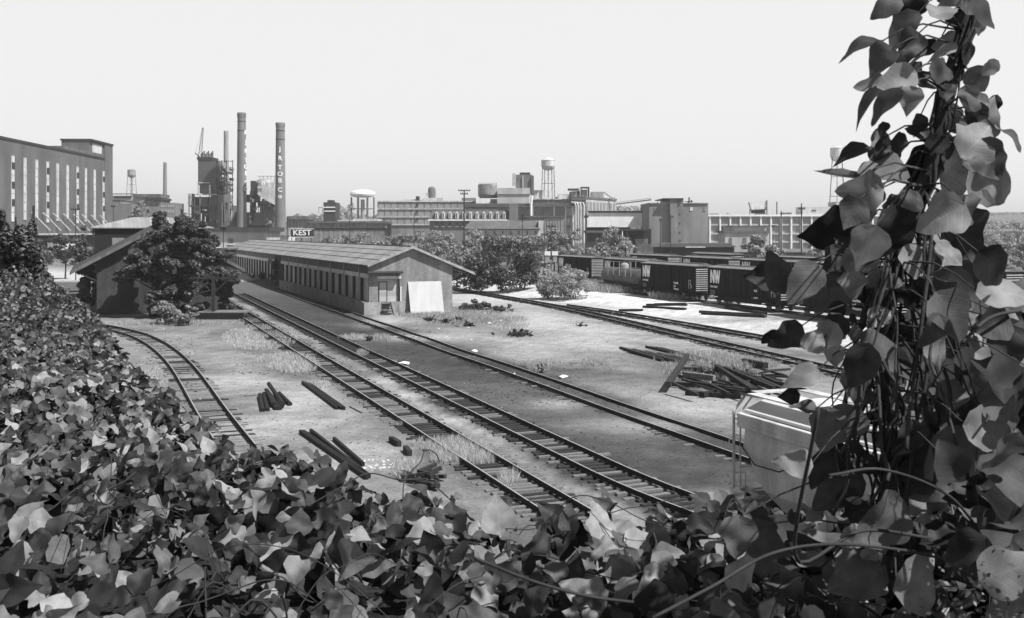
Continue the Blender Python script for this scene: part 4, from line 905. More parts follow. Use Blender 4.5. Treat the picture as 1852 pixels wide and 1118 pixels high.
pole('pole at the foot of the right lettered chimney', 519.5, 391, 436, 260, 1.6)
pole('pole in front of the ducts between the two lettered chimneys', 467, 373, 415, 300, 1.4, ((2, 3),))
pole('lamp pole with a black box on top before the pale masonry building', 404, 414, 456, 190, 1.8, lamp=True)
pole('thin pole left of the power plant', 334, 384, 425, 280, 1.3, ((3, 5),))
pole('thin bare pole in front of the banded factory', 749, 389, 440, 250, 1.4)
pole('short dark pole left of the sign board wall end', 632, 391, 432, 250, 1.5)
pole('thin pole with a crossarm left of the corrugated annex', 945, 388, 460, 240, 1.6, ((8, 5), (3, 3)))
pole('pole with two crossarms near the white signal boxes', 996.5, 404, 470, 185, 1.8, ((6, 9), (26, 6)))
pole('shorter pole just left of the one with two crossarms', 984.5, 420, 474, 180, 1.5, ((5, 6),))
pole('stout pole with a lamp arm standing before the white wall', 1060, 385, 464, 190, 2.2, ((8, 4),))
pole('thin pole at the open dark shed', 1132, 429, 462, 190, 1.4)
pole('pole standing before the left face of the block tower building', 1194.5, 396, 450, 225, 1.6, ((3, 2),))
pole('pole standing before the stair shaft of the block tower building', 1213, 388, 462, 205, 1.6, ((5, 5),))
pole('bare black pole left of the taller one at the concrete frame factory', 1413, 382, 464, 190, 2.4)
pole('tall pole with a crossarm beside the vine leaves', 1449.5, 368, 466, 190, 2.4, ((10, 6),))
pole('thin grey pole behind the small pale office', 1398, 408, 450, 240, 1.0, ((2, 3),))
pole('pole seen between the vine leaves at the far right', 1750, 371, 430, 250, 2.4, ((22, 8),))
pole('thin pole before the long warehouse roof at the mansard building', 1131, 446, 470, 180, 1.2)
# signal boxes
for k, x in enumerate((990.5, 1004)):
    t = T_('signal_cabinet', ('left white trackside cabinet by the far boxcar', 'right white trackside cabinet nearest the far boxcar')[k], 'cabinet', x, 168, 'white cabinets by the rails'); PB(t, 'hood', 'white', [(x-5.3, x+5, 455, 462)], 168, 1.2); PB(t, 'case', 'steel_pale', [(x-3.6, x+3.3, 462, 474)], 168.1, .9)
# ---------------------------------------------------------------- boxcars
def boxcar(label, L_, H_=4.25, loc=(0, 0, 0), rz=0, full=True, doors=1, small=True):
    t = thing('boxcar', label, 'boxcar', loc, rz, 'dark boxcars standing on the right hand tracks')
    hw = 1.5; z0 = 1.05
    def B(m_, n, mt, par=None): return m_.build(n, mt, par or t, world=False)
    m_ = MB(); m_.box(-hw, hw, 0, L_, z0, H_)
    for k in range(1, 15):
        y = k*L_/15
        if abs(y-L_/2) > 1.9: m_.box(-hw-.05, -hw, y-.04, y+.04, z0+.15, H_-.12); m_.box(hw, hw+.05, y-.04, y+.04, z0+.15, H_-.12)
    m_.box(-hw-.06, -hw, .0, L_, z0, z0+.13); m_.box(-hw-.04, -hw, 0, L_, H_-.12, H_); B(m_, 'body', 'car')
    m_ = MB(); m_.prism([(-hw-.08, H_), (hw+.08, H_), (hw+.08, H_+.06), (0, H_+.3), (-hw-.08, H_+.06)], -.05, L_+.05); m_.box(-.3, .3, 0, L_, H_+.31, H_+.36); B(m_, 'roof', 'car_roof')
    n = 11
    for k in range(n): m_ = MB(); z = z0+.2+k*(H_-z0-.35)/n; m_.box(-hw+.08, hw-.08, -.07, -.0, z, z+.11); B(m_, 'end_rib', 'car_end_lit')
    m_ = MB()
    for k in range(7): m_.box(hw-.55, hw-.15, -.16, -.13, z0+.3+k*.42, z0+.33+k*.42)
    m_.box(hw-.57, hw-.54, -.16, -.1, z0, H_).box(hw-.16, hw-.13, -.16, -.1, z0, H_); B(m_, 'ladder', 'steel')
    m_ = MB()
    for s in (-1.,) if doors == 1 else (-1., 1.):
        y = L_/2+(0 if doors == 1 else s*1.35); w_ = 1.6 if doors == 1 else 1.3; m_.box(-hw-.12, -hw-.055, y-w_, y+w_, z0+.15, H_-.2)
        m_.box(-hw-.17, -hw-.12, y-.04, y+.04, z0+.2, H_-.25); m_.box(-hw-.17, -hw-.12, y-w_, y-w_+.07, z0+.2, H_-.25); m_.box(-hw-.17, -hw-.12, y+w_-.07, y+w_, z0+.2, H_-.25)
    m_.box(-hw-.2, -hw-.06, 1.5, L_-1.5, z0-.02, z0+.06); B(m_, 'door', 'car')
    m_ = MB(); m_.box(-.25, .25, -.75, L_+.75, .75, 1.0).box(-1.2, 1.2, 3.2, L_-3.2, .8, 1.05).box(-hw+.1, -hw+.3, 4, L_-4, .5, 1.05); B(m_, 'underframe', 'black')
    for yc in (2.3, L_-2.3):
        m_ = MB(); m_.box(-1.1, -.95, yc-1.2, yc+1.2, .45, .75).box(.95, 1.1, yc-1.2, yc+1.2, .45, .75).box(-1.1, 1.1, yc-.2, yc+.2, .5, .9); tr = B(m_, 'bogie', 'black')
        for s in (-1, 1):
            for q in (-.85, .85): m_ = MB(); m_.tube([(s*.72, yc+q, .44), (s*.88, yc+q, .44)], .43, 16); B(m_, 'wheel', 'steel', tr)
    # NW monogram: two tall interlocked letters, read from the camera side
    def letter(segs, y0, sc, name):
        m_ = MB()
        for poly in segs:
            n = len(poly); a = [(-hw-.075, y0-x*sc, z) for x, z in poly]; b_ = [(-hw-.055, y0-x*sc, z) for x, z in poly]
            m_.add(a+b_, [tuple(range(n)), tuple(range(2*n-1, n-1, -1))]+[(i, i+n, (i+1) % n+n, (i+1) % n) for i in range(n)])
        B(m_, name, 'letter')
    zb, zt_ = H_-1.8, H_-.25; h = zt_-zb; yl = L_-.75
    bar = lambda xa, xb, za, zb_, w=.2: [(xa, za), (xa+w, za), (xb+w, zb_), (xb, zb_)]
    letter([bar(0, 0, zb, zt_), bar(.02, .5, zt_-.0, zb), bar(.52, .52, zb, zt_)], yl, 1.35, 'letter')
    letter([bar(.74, .95, zt_, zb, .18), bar(.95, 1.12, zb, zt_, .15), bar(1.12, 1.28, zt_, zb, .15), bar(1.28, 1.5, zb, zt_, .18)], yl, 1.35, 'letter')
    if full:
        def txt(s, size, y, z, mt='letter', line=1.0):
            vs, fs = textmesh(s, size, .006, 'LEFT', line); m_ = MB(); m_.add([(-hw-.07-v.z, y-v.x, z+v.y) for v in vs], [tuple(f) for f in fs]); B(m_, 'lettering', mt)
        txt('NW '+random.choice(['600172', '603118', '55047', '602365']), .36, yl, H_-2.35, 'letter')
        txt('CAPY 110000\nLD LMT 112400\nLT WT 65600', .17, yl, H_-2.75, 'letter_dim', 1.1)
        txt('Norfolk\nand\nWestern', .38, L_/2-2.1, H_-1.85-.5, 'letter', 1.0)
        m_ = MB(); m_.box(-hw-.075, -hw-.055, 1.5, 1.6, z0+.4, z0+1.5).box(-hw-.075, -hw-.055, 1.0, 1.1, z0+.4, z0+1.5).box(-hw-.075, -hw-.055, 1.1, 1.5, z0+1.4, z0+1.5).box(-hw-.075, -hw-.055, 1.1, 1.5, z0+.9, z0+1.0).box(-hw-.075, -hw-.055, .75, .85, z0+.5, z0+.9); B(m_, 'stencil', 'letter_dim')
    return t
def rowpos(px, ratio):    # on the line of roofs: drop below the eye per pixel from the vanishing point
    pass
hr = 4.15
def rp(px, s, vp=308, h=hr):
    y = HY+s*(px-vp); Y = h*F/(y-HY); return Vector(((px-CX)*Y/F, Y, 0))
TB = math.atan((CX-308)/F)
RH = .62
def place_row(s, h, starts, labs, Lc=15.3, first=None):
    out = []
    for (px, lb, full, doors) in starts:
        p = rp(px, s, 308, h); p = p+Vector((math.sin(TB), -math.cos(TB), 0))*Lc   # near end origin (car grows away from the eye)
        # left face of the car passes through the eave point, so shift the centre line right by half the width
        p = p+Vector((math.cos(TB), math.sin(TB), 0))*1.5; p.z = CZ-h-4.25; out.append(boxcar(lb, Lc, 4.25, p, TB, full, doors))
    return out
place_row(.0645, hr, [(1159, 'black boxcar with a single wide door, right behind the tank car', True, 1), (1280, 'black boxcar with double doors, its white NW under the leaf tip, nearest in full view', True, 2)], None)
p4 = rp(1280, .0645)+Vector((math.sin(TB), -math.cos(TB), 0))*17.9
def along(p, d): return p+Vector((math.sin(TB), -math.cos(TB), 0))*d
base4 = rp(1280, .0645)
for k, lb in enumerate(('black boxcar partly hidden by vine leaves, next in line after the double door one', 'black boxcar almost hidden behind the vine pole', 'black boxcar at the right edge of the photo')):
    p = along(base4, 17.7*(k+1)+15.3)+Vector((math.cos(TB), math.sin(TB), 0))*1.5; p.z = CZ-hr-4.25; boxcar(lb, 15.3, 4.25, p, TB, k == 0, 1)
place_row(.060, hr+.0, [(1008.5, 'farthest left black boxcar, half hidden by the pale bush', True, 1), (1091, 'black boxcar whose NW shows above the tank car', True, 1)], None)
for k, (px, s, lb) in enumerate(((1140, .0475, 'boxcar of the third row starting behind the roof of the one above the tank car'), (1233, .0475, 'boxcar of the third row with its NW cut by the roofs in front'), (1338, .0475, 'boxcar of the third row behind the double door one'), (1470, .047, 'boxcar of the third row beside the vine leaves'), (1640, .047, 'boxcar of the third row at the far right behind the leaves'))):
    p = rp(px, s, 308, hr); p = along(p, 15.3)+Vector((math.cos(TB), math.sin(TB), 0))*1.5; p.z = CZ-hr-4.25; boxcar(lb, 15.3, 4.25, p, TB, False, 1)
for k, (px, s, lb) in enumerate(((1250, .0395, 'pale roofed boxcar of the rear row before the black roofed shed'), (1395, .040, 'rear row boxcar behind the two poles'), (1560, .040, 'rear row boxcar right of the two poles'))):
    p = rp(px, s, 308, hr); p = along(p, 15.3)+Vector((math.cos(TB), math.sin(TB), 0))*1.5; p.z = CZ-hr-4.25; boxcar(lb, 15.3, 4.25, p, TB, False, 1)
# tracks under the cars
def cartrack(label, s, px0, px1):
    a, b_ = rp(px0, s), rp(px1, s); o_ = Vector((math.cos(TB), math.sin(TB), 0))*1.5; a = along(a, -18)+o_; b_ = along(b_, 18)+o_
    t = thing('railway_track', label, 'railway track', (a.x, a.y, CZ-hr-4.25), TB+math.pi, 'tracks in the freight yard'); L_ = (b_-a).length
    for q in (-RG, RG): m_ = MB(); m_.box(q-.035, q+.035, 0, L_, -.15, 0); m_.build('rail', 'rail', t, world=False)
    m_ = MB(); y = .3
    while y < L_: m_.box(-1.3, 1.3, y-.11, y+.11, -.3, -.15); y += .6
    tag(m_.build('tie', 'tie', t, world=False), kind='stuff')
cartrack('railway track under the front row of boxcars and the tank car', .0645, 1060, 1700); cartrack('railway track under the second row of boxcars', .060, 1000, 1300)
# tank car
p = rp(1090, .0645); a_ = along(p, 0)+Vector((math.cos(TB), math.sin(TB), 0))*1.5; a_ = along(rp(1159, .0645), -2.0)+Vector((math.cos(TB), math.sin(TB), 0))*1.5; a_.z = CZ-hr-4.25
t = thing('tank_car', 'grey railway tank car with a railed dome platform between the boxcars', 'tank car', a_, TB, None)
m_ = MB(); Lt = 13.0; prof = [(0.02, 0), (.8, .12), (1.15, .5), (1.25, 1.0), (1.25, Lt-1), (1.15, Lt-.5), (.8, Lt-.12), (.02, Lt)]
m_.tube([(0, y, 2.05) for r_, y in prof], [r_ for r_, y in prof], 24); m_.build('tank', 'tank', t, world=False, smooth=True)
m_ = MB(); m_.lathe((0, Lt/2, 3.1), [(.6, 0), (.6, .7), (.35, .9), (.02, .95)], 16); m_.build('dome', 'steel_pale', t, world=False)
m_ = MB()
for x in (-1.3, 1.3):
    m_.box(x-.03, x+.03, 1.6, Lt-3.5, 3.3, 3.36).box(x-.03, x+.03, 1.6, Lt-3.5, 4.2, 4.26)
    for y in (1.6, 3.5, 5.5, 7.5, Lt-3.5): m_.box(x-.03, x+.03, y-.03, y+.03, 2.2, 4.26)
m_.build('railing', 'steel_pale', t, world=False)
m_ = MB(); m_.box(-1.2, 1.2, -.3, Lt+.3, .75, .95); m_.build('underframe', 'black', t, world=False)
for yc in (1.6, Lt-1.6):
    m_ = MB(); m_.box(-1.1, 1.1, yc-1.1, yc+1.1, .45, .75); b_ = m_.build('bogie', 'black', t, world=False)
    for s in (-1, 1):
        for q in (-.85, .85): m_ = MB(); m_.tube([(s*.72, yc+q, .44), (s*.88, yc+q, .44)], .43, 16); m_.build('wheel', 'steel', b_, world=False)
# ---------------------------------------------------------------- covered hopper near the right
PH = W(1354, 893, 31.7)
hp = thing('covered_hopper_car', 'pale grey covered hopper car with tapering end and corner ladder behind the vine pole', 'hopper car', (PH.x+.95, PH.y, 0), R(21.37))
def hb_(m_, n, mt, **k): return m_.build(n, mt, hp, world=False, **k)
ZT = 3.92
# side: cross section bulges; body runs towards the camera (negative y)
def body_sec(y, lo, wide=1.0):
    return [(-1.25*wide, ZT-.1), (-1.42*wide, ZT-.55), (-1.5*wide, ZT-1.2), (-1.42*wide, max(lo, ZT-2.2)), (-.75*wide, lo), (.75*wide, lo), (1.42*wide, max(lo, ZT-2.2)), (1.5*wide, ZT-1.2), (1.42*wide, ZT-.55), (1.25*wide, ZT-.1), (.6, ZT+.12), (-.6, ZT+.12)]
m_ = MB(); secs = [(-.25, 2.9), (-.7, 2.2), (-1.25, 1.3), (-2.1, .7), (-2.9, .7), (-4.2, 1.9), (-5.4, .7), (-6.2, .7), (-7.5, 1.9), (-8.7, .7), (-9.5, .7), (-10.6, 1.6), (-11.6, 2.9)]
pr = None
for y, lo in secs:
    q = body_sec(y, lo); m_.v += [(x, y, z) for x, z in q]; n = 12; c_ = len(m_.v)-n
    if pr is not None:
        for k in range(n): m_.f.append((pr+k, c_+k, c_+(k+1) % n, pr+(k+1) % n)); m_.mi.append(0)
    else: m_.f.append(tuple(c_+k for k in range(n))); m_.mi.append(0)
    pr = c_
m_.f.append(tuple(pr+k for k in range(11, -1, -1))); m_.mi.append(0); hb_(m_, 'body', 'hopper')
m_ = MB()
for z in (ZT-.12, ZT-.27, ZT-.42): m_.box(-1.62, -1.36, -11.8, -.1, z-.03, z+.03)
m_.box(-1.6, -1.4, -11.8, -.1, ZT-.5, ZT-.08); hb_(m_, 'side_rail', 'hopper')
m_ = MB(); m_.prism([(-1.4, ZT-.06), (1.4, ZT-.06), (1.4, ZT+.02), (.7, ZT+.3), (-.7, ZT+.3), (-1.4, ZT+.02)], -11.7, -.2); hb_(m_, 'roof', 'hopper_roof')
for k in range(3): m_ = MB(); m_.lathe((0, -2.2-k*3.6, ZT+.3), [(.55, 0), (.55, .12), (.4, .22), (.02, .25)], 20); hb_(m_, 'hatch', 'hopper_roof')
m_ = MB(); m_.box(-1.15, -.75, -11.7, .45, ZT+.42, ZT+.46).box(.75, 1.15, -11.7, .45, ZT+.42, ZT+.46); m_.box(-1.15, 1.15, .05, .45, ZT+.42, ZT+.46); hb_(m_, 'roof_walk', 'hopper')
m_ = MB(); b0 = CZ-6.95-1.0
m_.tube([(-.95, .35, ZT+.42), (-1.42, .35, ZT-.1), (-1.42, .35, 1.3)], .045, 8); m_.tube([(-.95, .0, ZT+.42), (-1.42, .0, ZT-.1), (-1.42, .0, 1.3)], .03, 8)
for z in (1.6, 2.1, 2.6, 3.1, 3.6): m_.tube([(-1.42, .0, z), (-1.42, .35, z)], .022, 6)
m_.tube([(-1.42, .35, 1.35), (-.3, .35, 1.35)], .035, 6); m_.tube([(-1.42, .35, 1.9), (-1.0, .35, 1.9), (-1.0, .35, 1.3)], .02, 6)
m_.tube([(-1.6, .1, 3.0), (-1.75, .1, 3.0), (-1.75, .1, 2.8), (-1.6, .1, 2.8)], .02, 6); hb_(m_, 'ladder', 'hopper')
m_ = MB(); m_.tube([(-1.5, .0, 2.95), (-1.6, -1.0, 2.45), (-1.6, -2.2, 2.5), (-1.55, -3.2, 2.95)], .022, 6); hb_(m_, 'cable', 'dark')
m_ = MB(); m_.box(-1.3, 1.3, -.6, .6, .95, 1.2).box(-.3, .3, -12.2, .8, .85, 1.05).box(-1.3, 1.3, -12, -11, .95, 1.2); hb_(m_, 'underframe', 'dark')
for yc in (-1.0, -10.8):
    m_ = MB(); m_.box(-1.1, 1.1, yc-1.1, yc+1.1, .45, .9); b_ = hb_(m_, 'bogie', 'black')
    for s in (-1, 1):
        for q in (-.85, .85): m_ = MB(); m_.tube([(s*.7, yc+q, .5), (s*.86, yc+q, .5)], .42, 16); m_.build('wheel', 'steel', b_, world=False)
# ---------------------------------------------------------------- kudzu on the bank
def surfn(x, y): return .12*noise2(x*2.2, y*2.2, 41)+.05*noise2(x*5, y*5, 42)
def kz(x, y, rise=True):
    g = groundz(x, y); return g+surfn(x, y)*np.clip(y/4, .5, 1.3)
rk = np.random.default_rng(101)
def kud(n, y0, y1, smin, smax, res, name, thick, m, dmax=1.2, wide=.56, label=None, xmax=None, pw=1.0, ex=.3):
    y = y0+(y1-y0)*rk.random(n*4)**pw; x = (rk.random(n*4)*2-1)*(wide*y+ex)
    ok = rk.random(n*4) < (y/y1)**(0 if pw != 1 else 1)
    x, y = x[ok], y[ok]; b_, d = bank(x, y); keep = (d < dmax)
    if xmax is not None: keep &= x < xmax
    x, y = x[keep][:n], y[keep][:n]; n = len(x)
    z = kz(x, y)+rk.random(n)**.8*thick-.02
    P = np.stack([x, y, z], 1)
    # groups of three leaflets
    az = rk.uniform(0, 2*np.pi, n); D0 = np.stack([np.cos(az), np.sin(az), rk.normal(-.15, .35, n)], 1)
    Nn = np.stack([.2+rk.normal(0, .75, n), -.4+rk.normal(0, .75, n), .25+rk.random(n)*.8], 1)
    S = rk.uniform(smin, smax, n)*rk.choice([1, 1, .75, 1.2], n)
    Nn /= np.linalg.norm(Nn, axis=1)[:, None]; D0 -= Nn*(D0*Nn).sum(1)[:, None]*.8; D0 /= np.linalg.norm(D0, axis=1)[:, None]
    side = np.cross(Nn, D0)
    Ps, Ds, Ns, Ss = [P+D0*S[:, None]*.25], [D0], [Nn], [S]
    for s in (-1, 1):
        dd = side*s+D0*rk.uniform(-.2, .4, n)[:, None]+Nn*rk.normal(0, .3, n)[:, None]; Ps.append(P); Ds.append(dd); Ns.append(Nn+rk.normal(0, .3, (n, 3))); Ss.append(S*.88)
    return np.vstack(Ps), np.vstack(Ds), np.vstack(Ns), np.concatenate(Ss)
K1 = kud(2500, .8, 5.6, .055, .115, 2, 'k', .26, 'leaf', wide=.7, ex=1.3)
o = leaves(*K1, 2, 'kudzu_leaves', 'leaf', rk); tag(o, 'dense broad kudzu leaves filling the foreground slope', 'kudzu', kind='stuff')
K2 = kud(9500, 5.0, 16, .065, .11, 1, 'k', .3, 'leaf', 1.6, wide=.75)
o = leaves(*K2, 1, 'kudzu_leaves', 'leaf', rk); tag(o, 'kudzu leaves thinning in size up the left slope', 'kudzu', kind='stuff')
K3 = kud(26000, 14, 62, .08, .13, 0, 'k', .35, 'leaf_far', 2.6, .6, xmax=-4)
o = leaves(*K3, 0, 'kudzu_leaves', 'leaf_far', rk, smooth=False); tag(o, 'tiny looking kudzu leaves on the farther left slope', 'kudzu', kind='stuff')
# crest row of upright leaves standing against the yard
n = 420; x = rk.uniform(-1.6, 4.2, n); y = np.interp(x, [-1.6, 0, 4.2], [5.2, 3.3, 3.5])-rk.uniform(-.25, .7, n); z = kz(x, y)+rk.uniform(.0, .2, n)
P = np.stack([x, y, z], 1); D = np.stack([rk.normal(0, .6, n), rk.normal(0, .5, n), rk.normal(.35, .6, n)], 1); Nn = np.stack([rk.normal(.2, .6, n), np.full(n, -.8), rk.normal(.4, .5, n)], 1)
o = leaves(P, D, Nn, rk.uniform(.08, .135, n), 2, 'kudzu_leaves', 'leaf', rk); tag(o, 'upright kudzu leaves along the edge of the slope above the tracks', 'kudzu', kind='stuff')
# thicket at the right foot of the vine pole
n = 420; x = rk.uniform(.55, 2.0, n); y = rk.uniform(1.9, 3.4, n); z = 8.25+rk.random(n)*(.1+.62*np.clip((x/y-.38)/.12, 0, 1))+.0
P = np.stack([x, y, z], 1); D = rk.normal(0, 1, (n, 3)); D[:, 2] -= .3; Nn = np.stack([rk.normal(.2, .5, n), np.full(n, -.6), rk.normal(.6, .4, n)], 1)
o = leaves(P, D, Nn, rk.uniform(.09, .15, n), 2, 'kudzu_leaves', 'leaf_vine', rk); tag(o, 'big kudzu leaves heaped at the right below the vine pole', 'kudzu', kind='stuff')
# runners and stalks
m_ = MB(); random.seed(31)
for k in range(90):
    Y = random.uniform(1.5, 5.5); X = random.uniform(-.52, .52)*Y; z = gz(X, Y)+.12; a = random.uniform(0, 6.28); pts = []; L = random.uniform(.25, .8); zz = random.uniform(.02, .16)
    for i in range(7): t = i/6; a += random.uniform(-.3, .3); pts.append((X, Y, z+zz*math.sin(math.pi*t)+.08*random.random())); X += math.cos(a)*L/6; Y += math.sin(a)*L/6
    m_.tube(smooth_path(pts, .025), random.uniform(.0012, .003), 5)
for (pts, Y, r_) in (([(1480, 740), (1440, 1010), (1560, 960), (1690, 975)], 2.0, .004), ([(1180, 1118), (1290, 1060), (1400, 1000), (1530, 985), (1700, 1010), (1760, 1060)], 1.75, .0032), ([(860, 1010), (960, 1050), (1060, 1078), (1150, 1090)], 1.9, .0035), ([(1500, 860), (1600, 850), (1720, 900), (1790, 1000), (1800, 1090)], 2.0, .0032), ([(1740, 620), (1790, 575), (1852, 560)], 2.2, .004)):
    m_.tube(smooth_path([W(x, y, Y+.1*i) for i, (x, y) in enumerate(pts)], .03), r_, 6)
o = m_.build('vine_runners', 'vine', None, smooth=True); tag(o, 'thin pale vine runners arching through the foreground leaves', 'vines', kind='stuff')
# fine feathery weed bottom right
n = 1500; cx_ = rk.normal(0, .055, n); P = np.stack([.83+cx_, 1.72+rk.normal(0, .14, n), 8.5+rk.random(n)**1.5*.16*(1+.6*np.sin(cx_*60))], 1)
o = cards(P, rk.uniform(.003, .0075, n), rk.normal(0, 1, (n, 3))+[0, -.5, .8], 'feathery_weed', 'tree', rk); tag(o, 'fine feathery weed at the bottom right corner', 'weed', kind='stuff')

# ---------------------------------------------------------------- vine covered pole
vp = thing('vine_covered_pole', 'thin leaning pole wrapped in black vines and broad leaves at the right', 'vine pole', (1.0, 2.55, 8.3))
PZ = 2.55
pth = [(1752, -60), (1738, 80), (1712, 180), (1692, 260), (1672, 330), (1640, 400), (1614, 480), (1602, 560), (1600, 650), (1606, 760), (1612, 900), (1615, 1010)]
core = smooth_path([W(x, y, PZ) for x, y in pth], .04)
m_ = MB(); m_.tube(core, [.016+.006*(i/len(core)) for i in range(len(core))], 10); m_.build('trunk', 'bark', vp, smooth=True)
random.seed(77)
for k in range(16):
    ph = random.uniform(0, 6.28); fr = random.uniform(2, 7)*random.choice([-1, 1]); r0 = random.uniform(.012, .026); m_ = MB(); pts = []
    for i, p in enumerate(core[::2]):
        f = i/(len(core)/2); rr = r0*(1+1.1*max(0, f-.45)*2.2)+.012*math.sin(i*.9+k); pts.append(p+Vector((rr*math.cos(ph+fr*f*3), rr*math.sin(ph+fr*f*3), 0)))
    m_.tube(pts, random.uniform(.002, .005), 6); m_.build('vine', 'bark' if k < 13 else 'vine', vp, smooth=True)
for k in range(46):
    m_ = MB(); i0 = random.randint(int(len(core)*.38), int(len(core)*.66)); p = core[i0]; sx = random.uniform(-.11, .2); pts = [p]
    tx = W(1600+sx*900+random.uniform(-30, 30), random.uniform(760, 960), PZ+random.uniform(-.3, .25)); 
    for j in range(1, 7): t = j/6; q = p.lerp(tx, t); pts.append(q+Vector((sx*.35*math.sin(math.pi*t)+random.uniform(-.02, .02), random.uniform(-.03, .03), .03*math.sin(7*t))))
    m_.tube(smooth_path(pts, .03), random.uniform(.0015, .005), 5); m_.build('vine', random.choice(['vine', 'bark', 'bark']), vp, smooth=True)
H = [(1603,8,70,200,0),(1640,20,95,240,0),(1711,20,85,20,0),(1783,25,95,320,0),(1748,60,55,275,0),(1555,78,110,183,1),(1628,55,100,225,0),(1640,90,100,232,0),(1590,110,75,225,0),(1711,130,75,350,0),(1660,105,85,200,1),
(1575,155,66,170,0),(1560,185,110,213,1),(1595,190,100,225,1),(1645,185,66,270,0),(1620,145,95,200,0),(1663,228,52,260,0),(1723,215,70,300,0),(1781,210,120,70,0),(1760,180,52,100,1),(1775,250,140,40,0),(1830,240,75,350,1),
(1723,310,175,268,0),(1785,295,120,290,0),(1800,340,160,325,0),(1545,270,95,178,1),(1595,265,95,100,0),(1590,315,130,190,0),(1510,322,120,175,1),(1555,345,95,185,0),(1660,305,105,215,0),(1745,365,95,40,1),(1535,390,80,240,0),
(1565,390,66,260,0),(1490,420,150,190,0),(1565,450,105,250,0),(1610,440,180,266,0),(1635,405,110,300,0),(1700,395,130,210,0),(1750,430,150,305,0),(1760,465,105,330,0),(1805,490,150,320,0),(1375,495,120,185,0),(1405,490,100,110,0),
(1505,485,115,238,0),(1555,480,115,265,0),(1450,515,130,232,0),(1695,485,125,315,0),(1650,475,80,280,0),(1710,520,120,250,0),(1760,520,130,330,0),(1820,525,130,10,0),(1420,610,85,215,0),(1475,612,62,60,0),(1445,682,86,195,0),
(1555,665,125,252,0),(1620,655,135,300,0),(1595,622,85,10,0),(1725,575,140,300,0),(1765,660,165,280,0),(1735,690,135,215,0),(1750,735,155,330,0),(1800,780,155,350,0),(1715,830,125,120,0),(1695,870,185,210,0),(1820,860,135,70,0),
(1780,905,165,190,0),(1430,835,88,170,0),(1510,890,155,215,0),(1580,945,185,205,0),(1335,975,95,265,0),(1390,985,135,330,0),(1545,1045,155,200,0),(1670,1045,155,20,0),(1495,780,115,260,0),(1500,830,110,200,0),(1450,735,62,170,1),(1825,635,125,260,0),
(1790,590,110,200,0),(1840,700,120,250,0),(1690,600,80,250,0),(1480,850,100,250,0),(1530,770,90,240,0),(1640,800,100,260,0)]
P, D, Nn, S = [], [], [], []
for (x, y, s, a, nar) in H:
    Y = PZ+random.uniform(-.42, .18); a = math.radians(a); d = Vector((math.cos(a), random.uniform(-.35, .35), math.sin(a))).normalized(); L = s*(.78 if s < 110 else .68)*Y/F
    c = W(x, y, Y); P.append(c-d*L*.5); D.append(d); S.append(L)
    if nar: nn = Vector((0, -.35, 1))
    else: nn = Vector((random.uniform(-.5, .6), -1, random.uniform(-.3, .9)))
    Nn.append(nn)
for k in range(85):
    x = random.uniform(1665, 1875); y = random.uniform(520, 960); Y = random.uniform(2.35, 3.3); a = random.uniform(math.pi*.8, math.pi*2.2); d = Vector((math.cos(a), random.uniform(-.5, .5), math.sin(a))).normalized(); P.append(W(x, y, Y)); D.append(d); S.append(random.uniform(.09, .15)); Nn.append(Vector((random.uniform(-.6, .8), -1, random.uniform(-.3, 1.1))))
random.seed(12)
for k in range(150):
    i = int(random.random()**.75*len(core)*.97); c = core[i]; f = i/len(core); sp_ = .07+.1*max(0, f-.3); c = c+Vector((random.gauss(0, sp_)+.05*(f > .3), random.uniform(-.12, .15), random.gauss(0, .05)))
    a = random.uniform(math.pi*.85, math.pi*2.15); d = Vector((math.cos(a), random.uniform(-.5, .5), math.sin(a))); P.append(c); D.append(d); S.append(random.uniform(.035, .085)); Nn.append(Vector((random.uniform(-.7, .7), -1, random.uniform(-.4, 1))))
o = leaves(np.array([tuple(p) for p in P]), np.array([tuple(p) for p in D]), np.array([tuple(p) for p in Nn]), np.array(S), 2, 'foliage', 'leaf_vine', rk, parent=None, kinds=(0, 1, 0, 2))
me = o.data; co_ = np.empty(len(me.vertices)*3, np.float32); me.vertices.foreach_get('co', co_); co_ = co_.reshape(-1, 3)-np.array(vp.location, dtype=np.float32); me.vertices.foreach_set('co', co_.ravel()); o.parent = vp; tag(o, kind='stuff')
m_ = MB()
for i, p in enumerate(P[:len(H)]):
    q = min(core, key=lambda c: (c-p).length+abs(c.z-p.z-.06)*.7)
    if (q-p).length < .75: mid = p.lerp(q, .5)+Vector((0, 0, .03)); m_.tube([p, p.lerp(mid, .5)+Vector((0, 0, .008)), mid, q.lerp(mid, .5), q], [.0016, .002, .0024, .003, .003], 5)
m_.build('leaf_stalks', 'bark', vp, smooth=True)

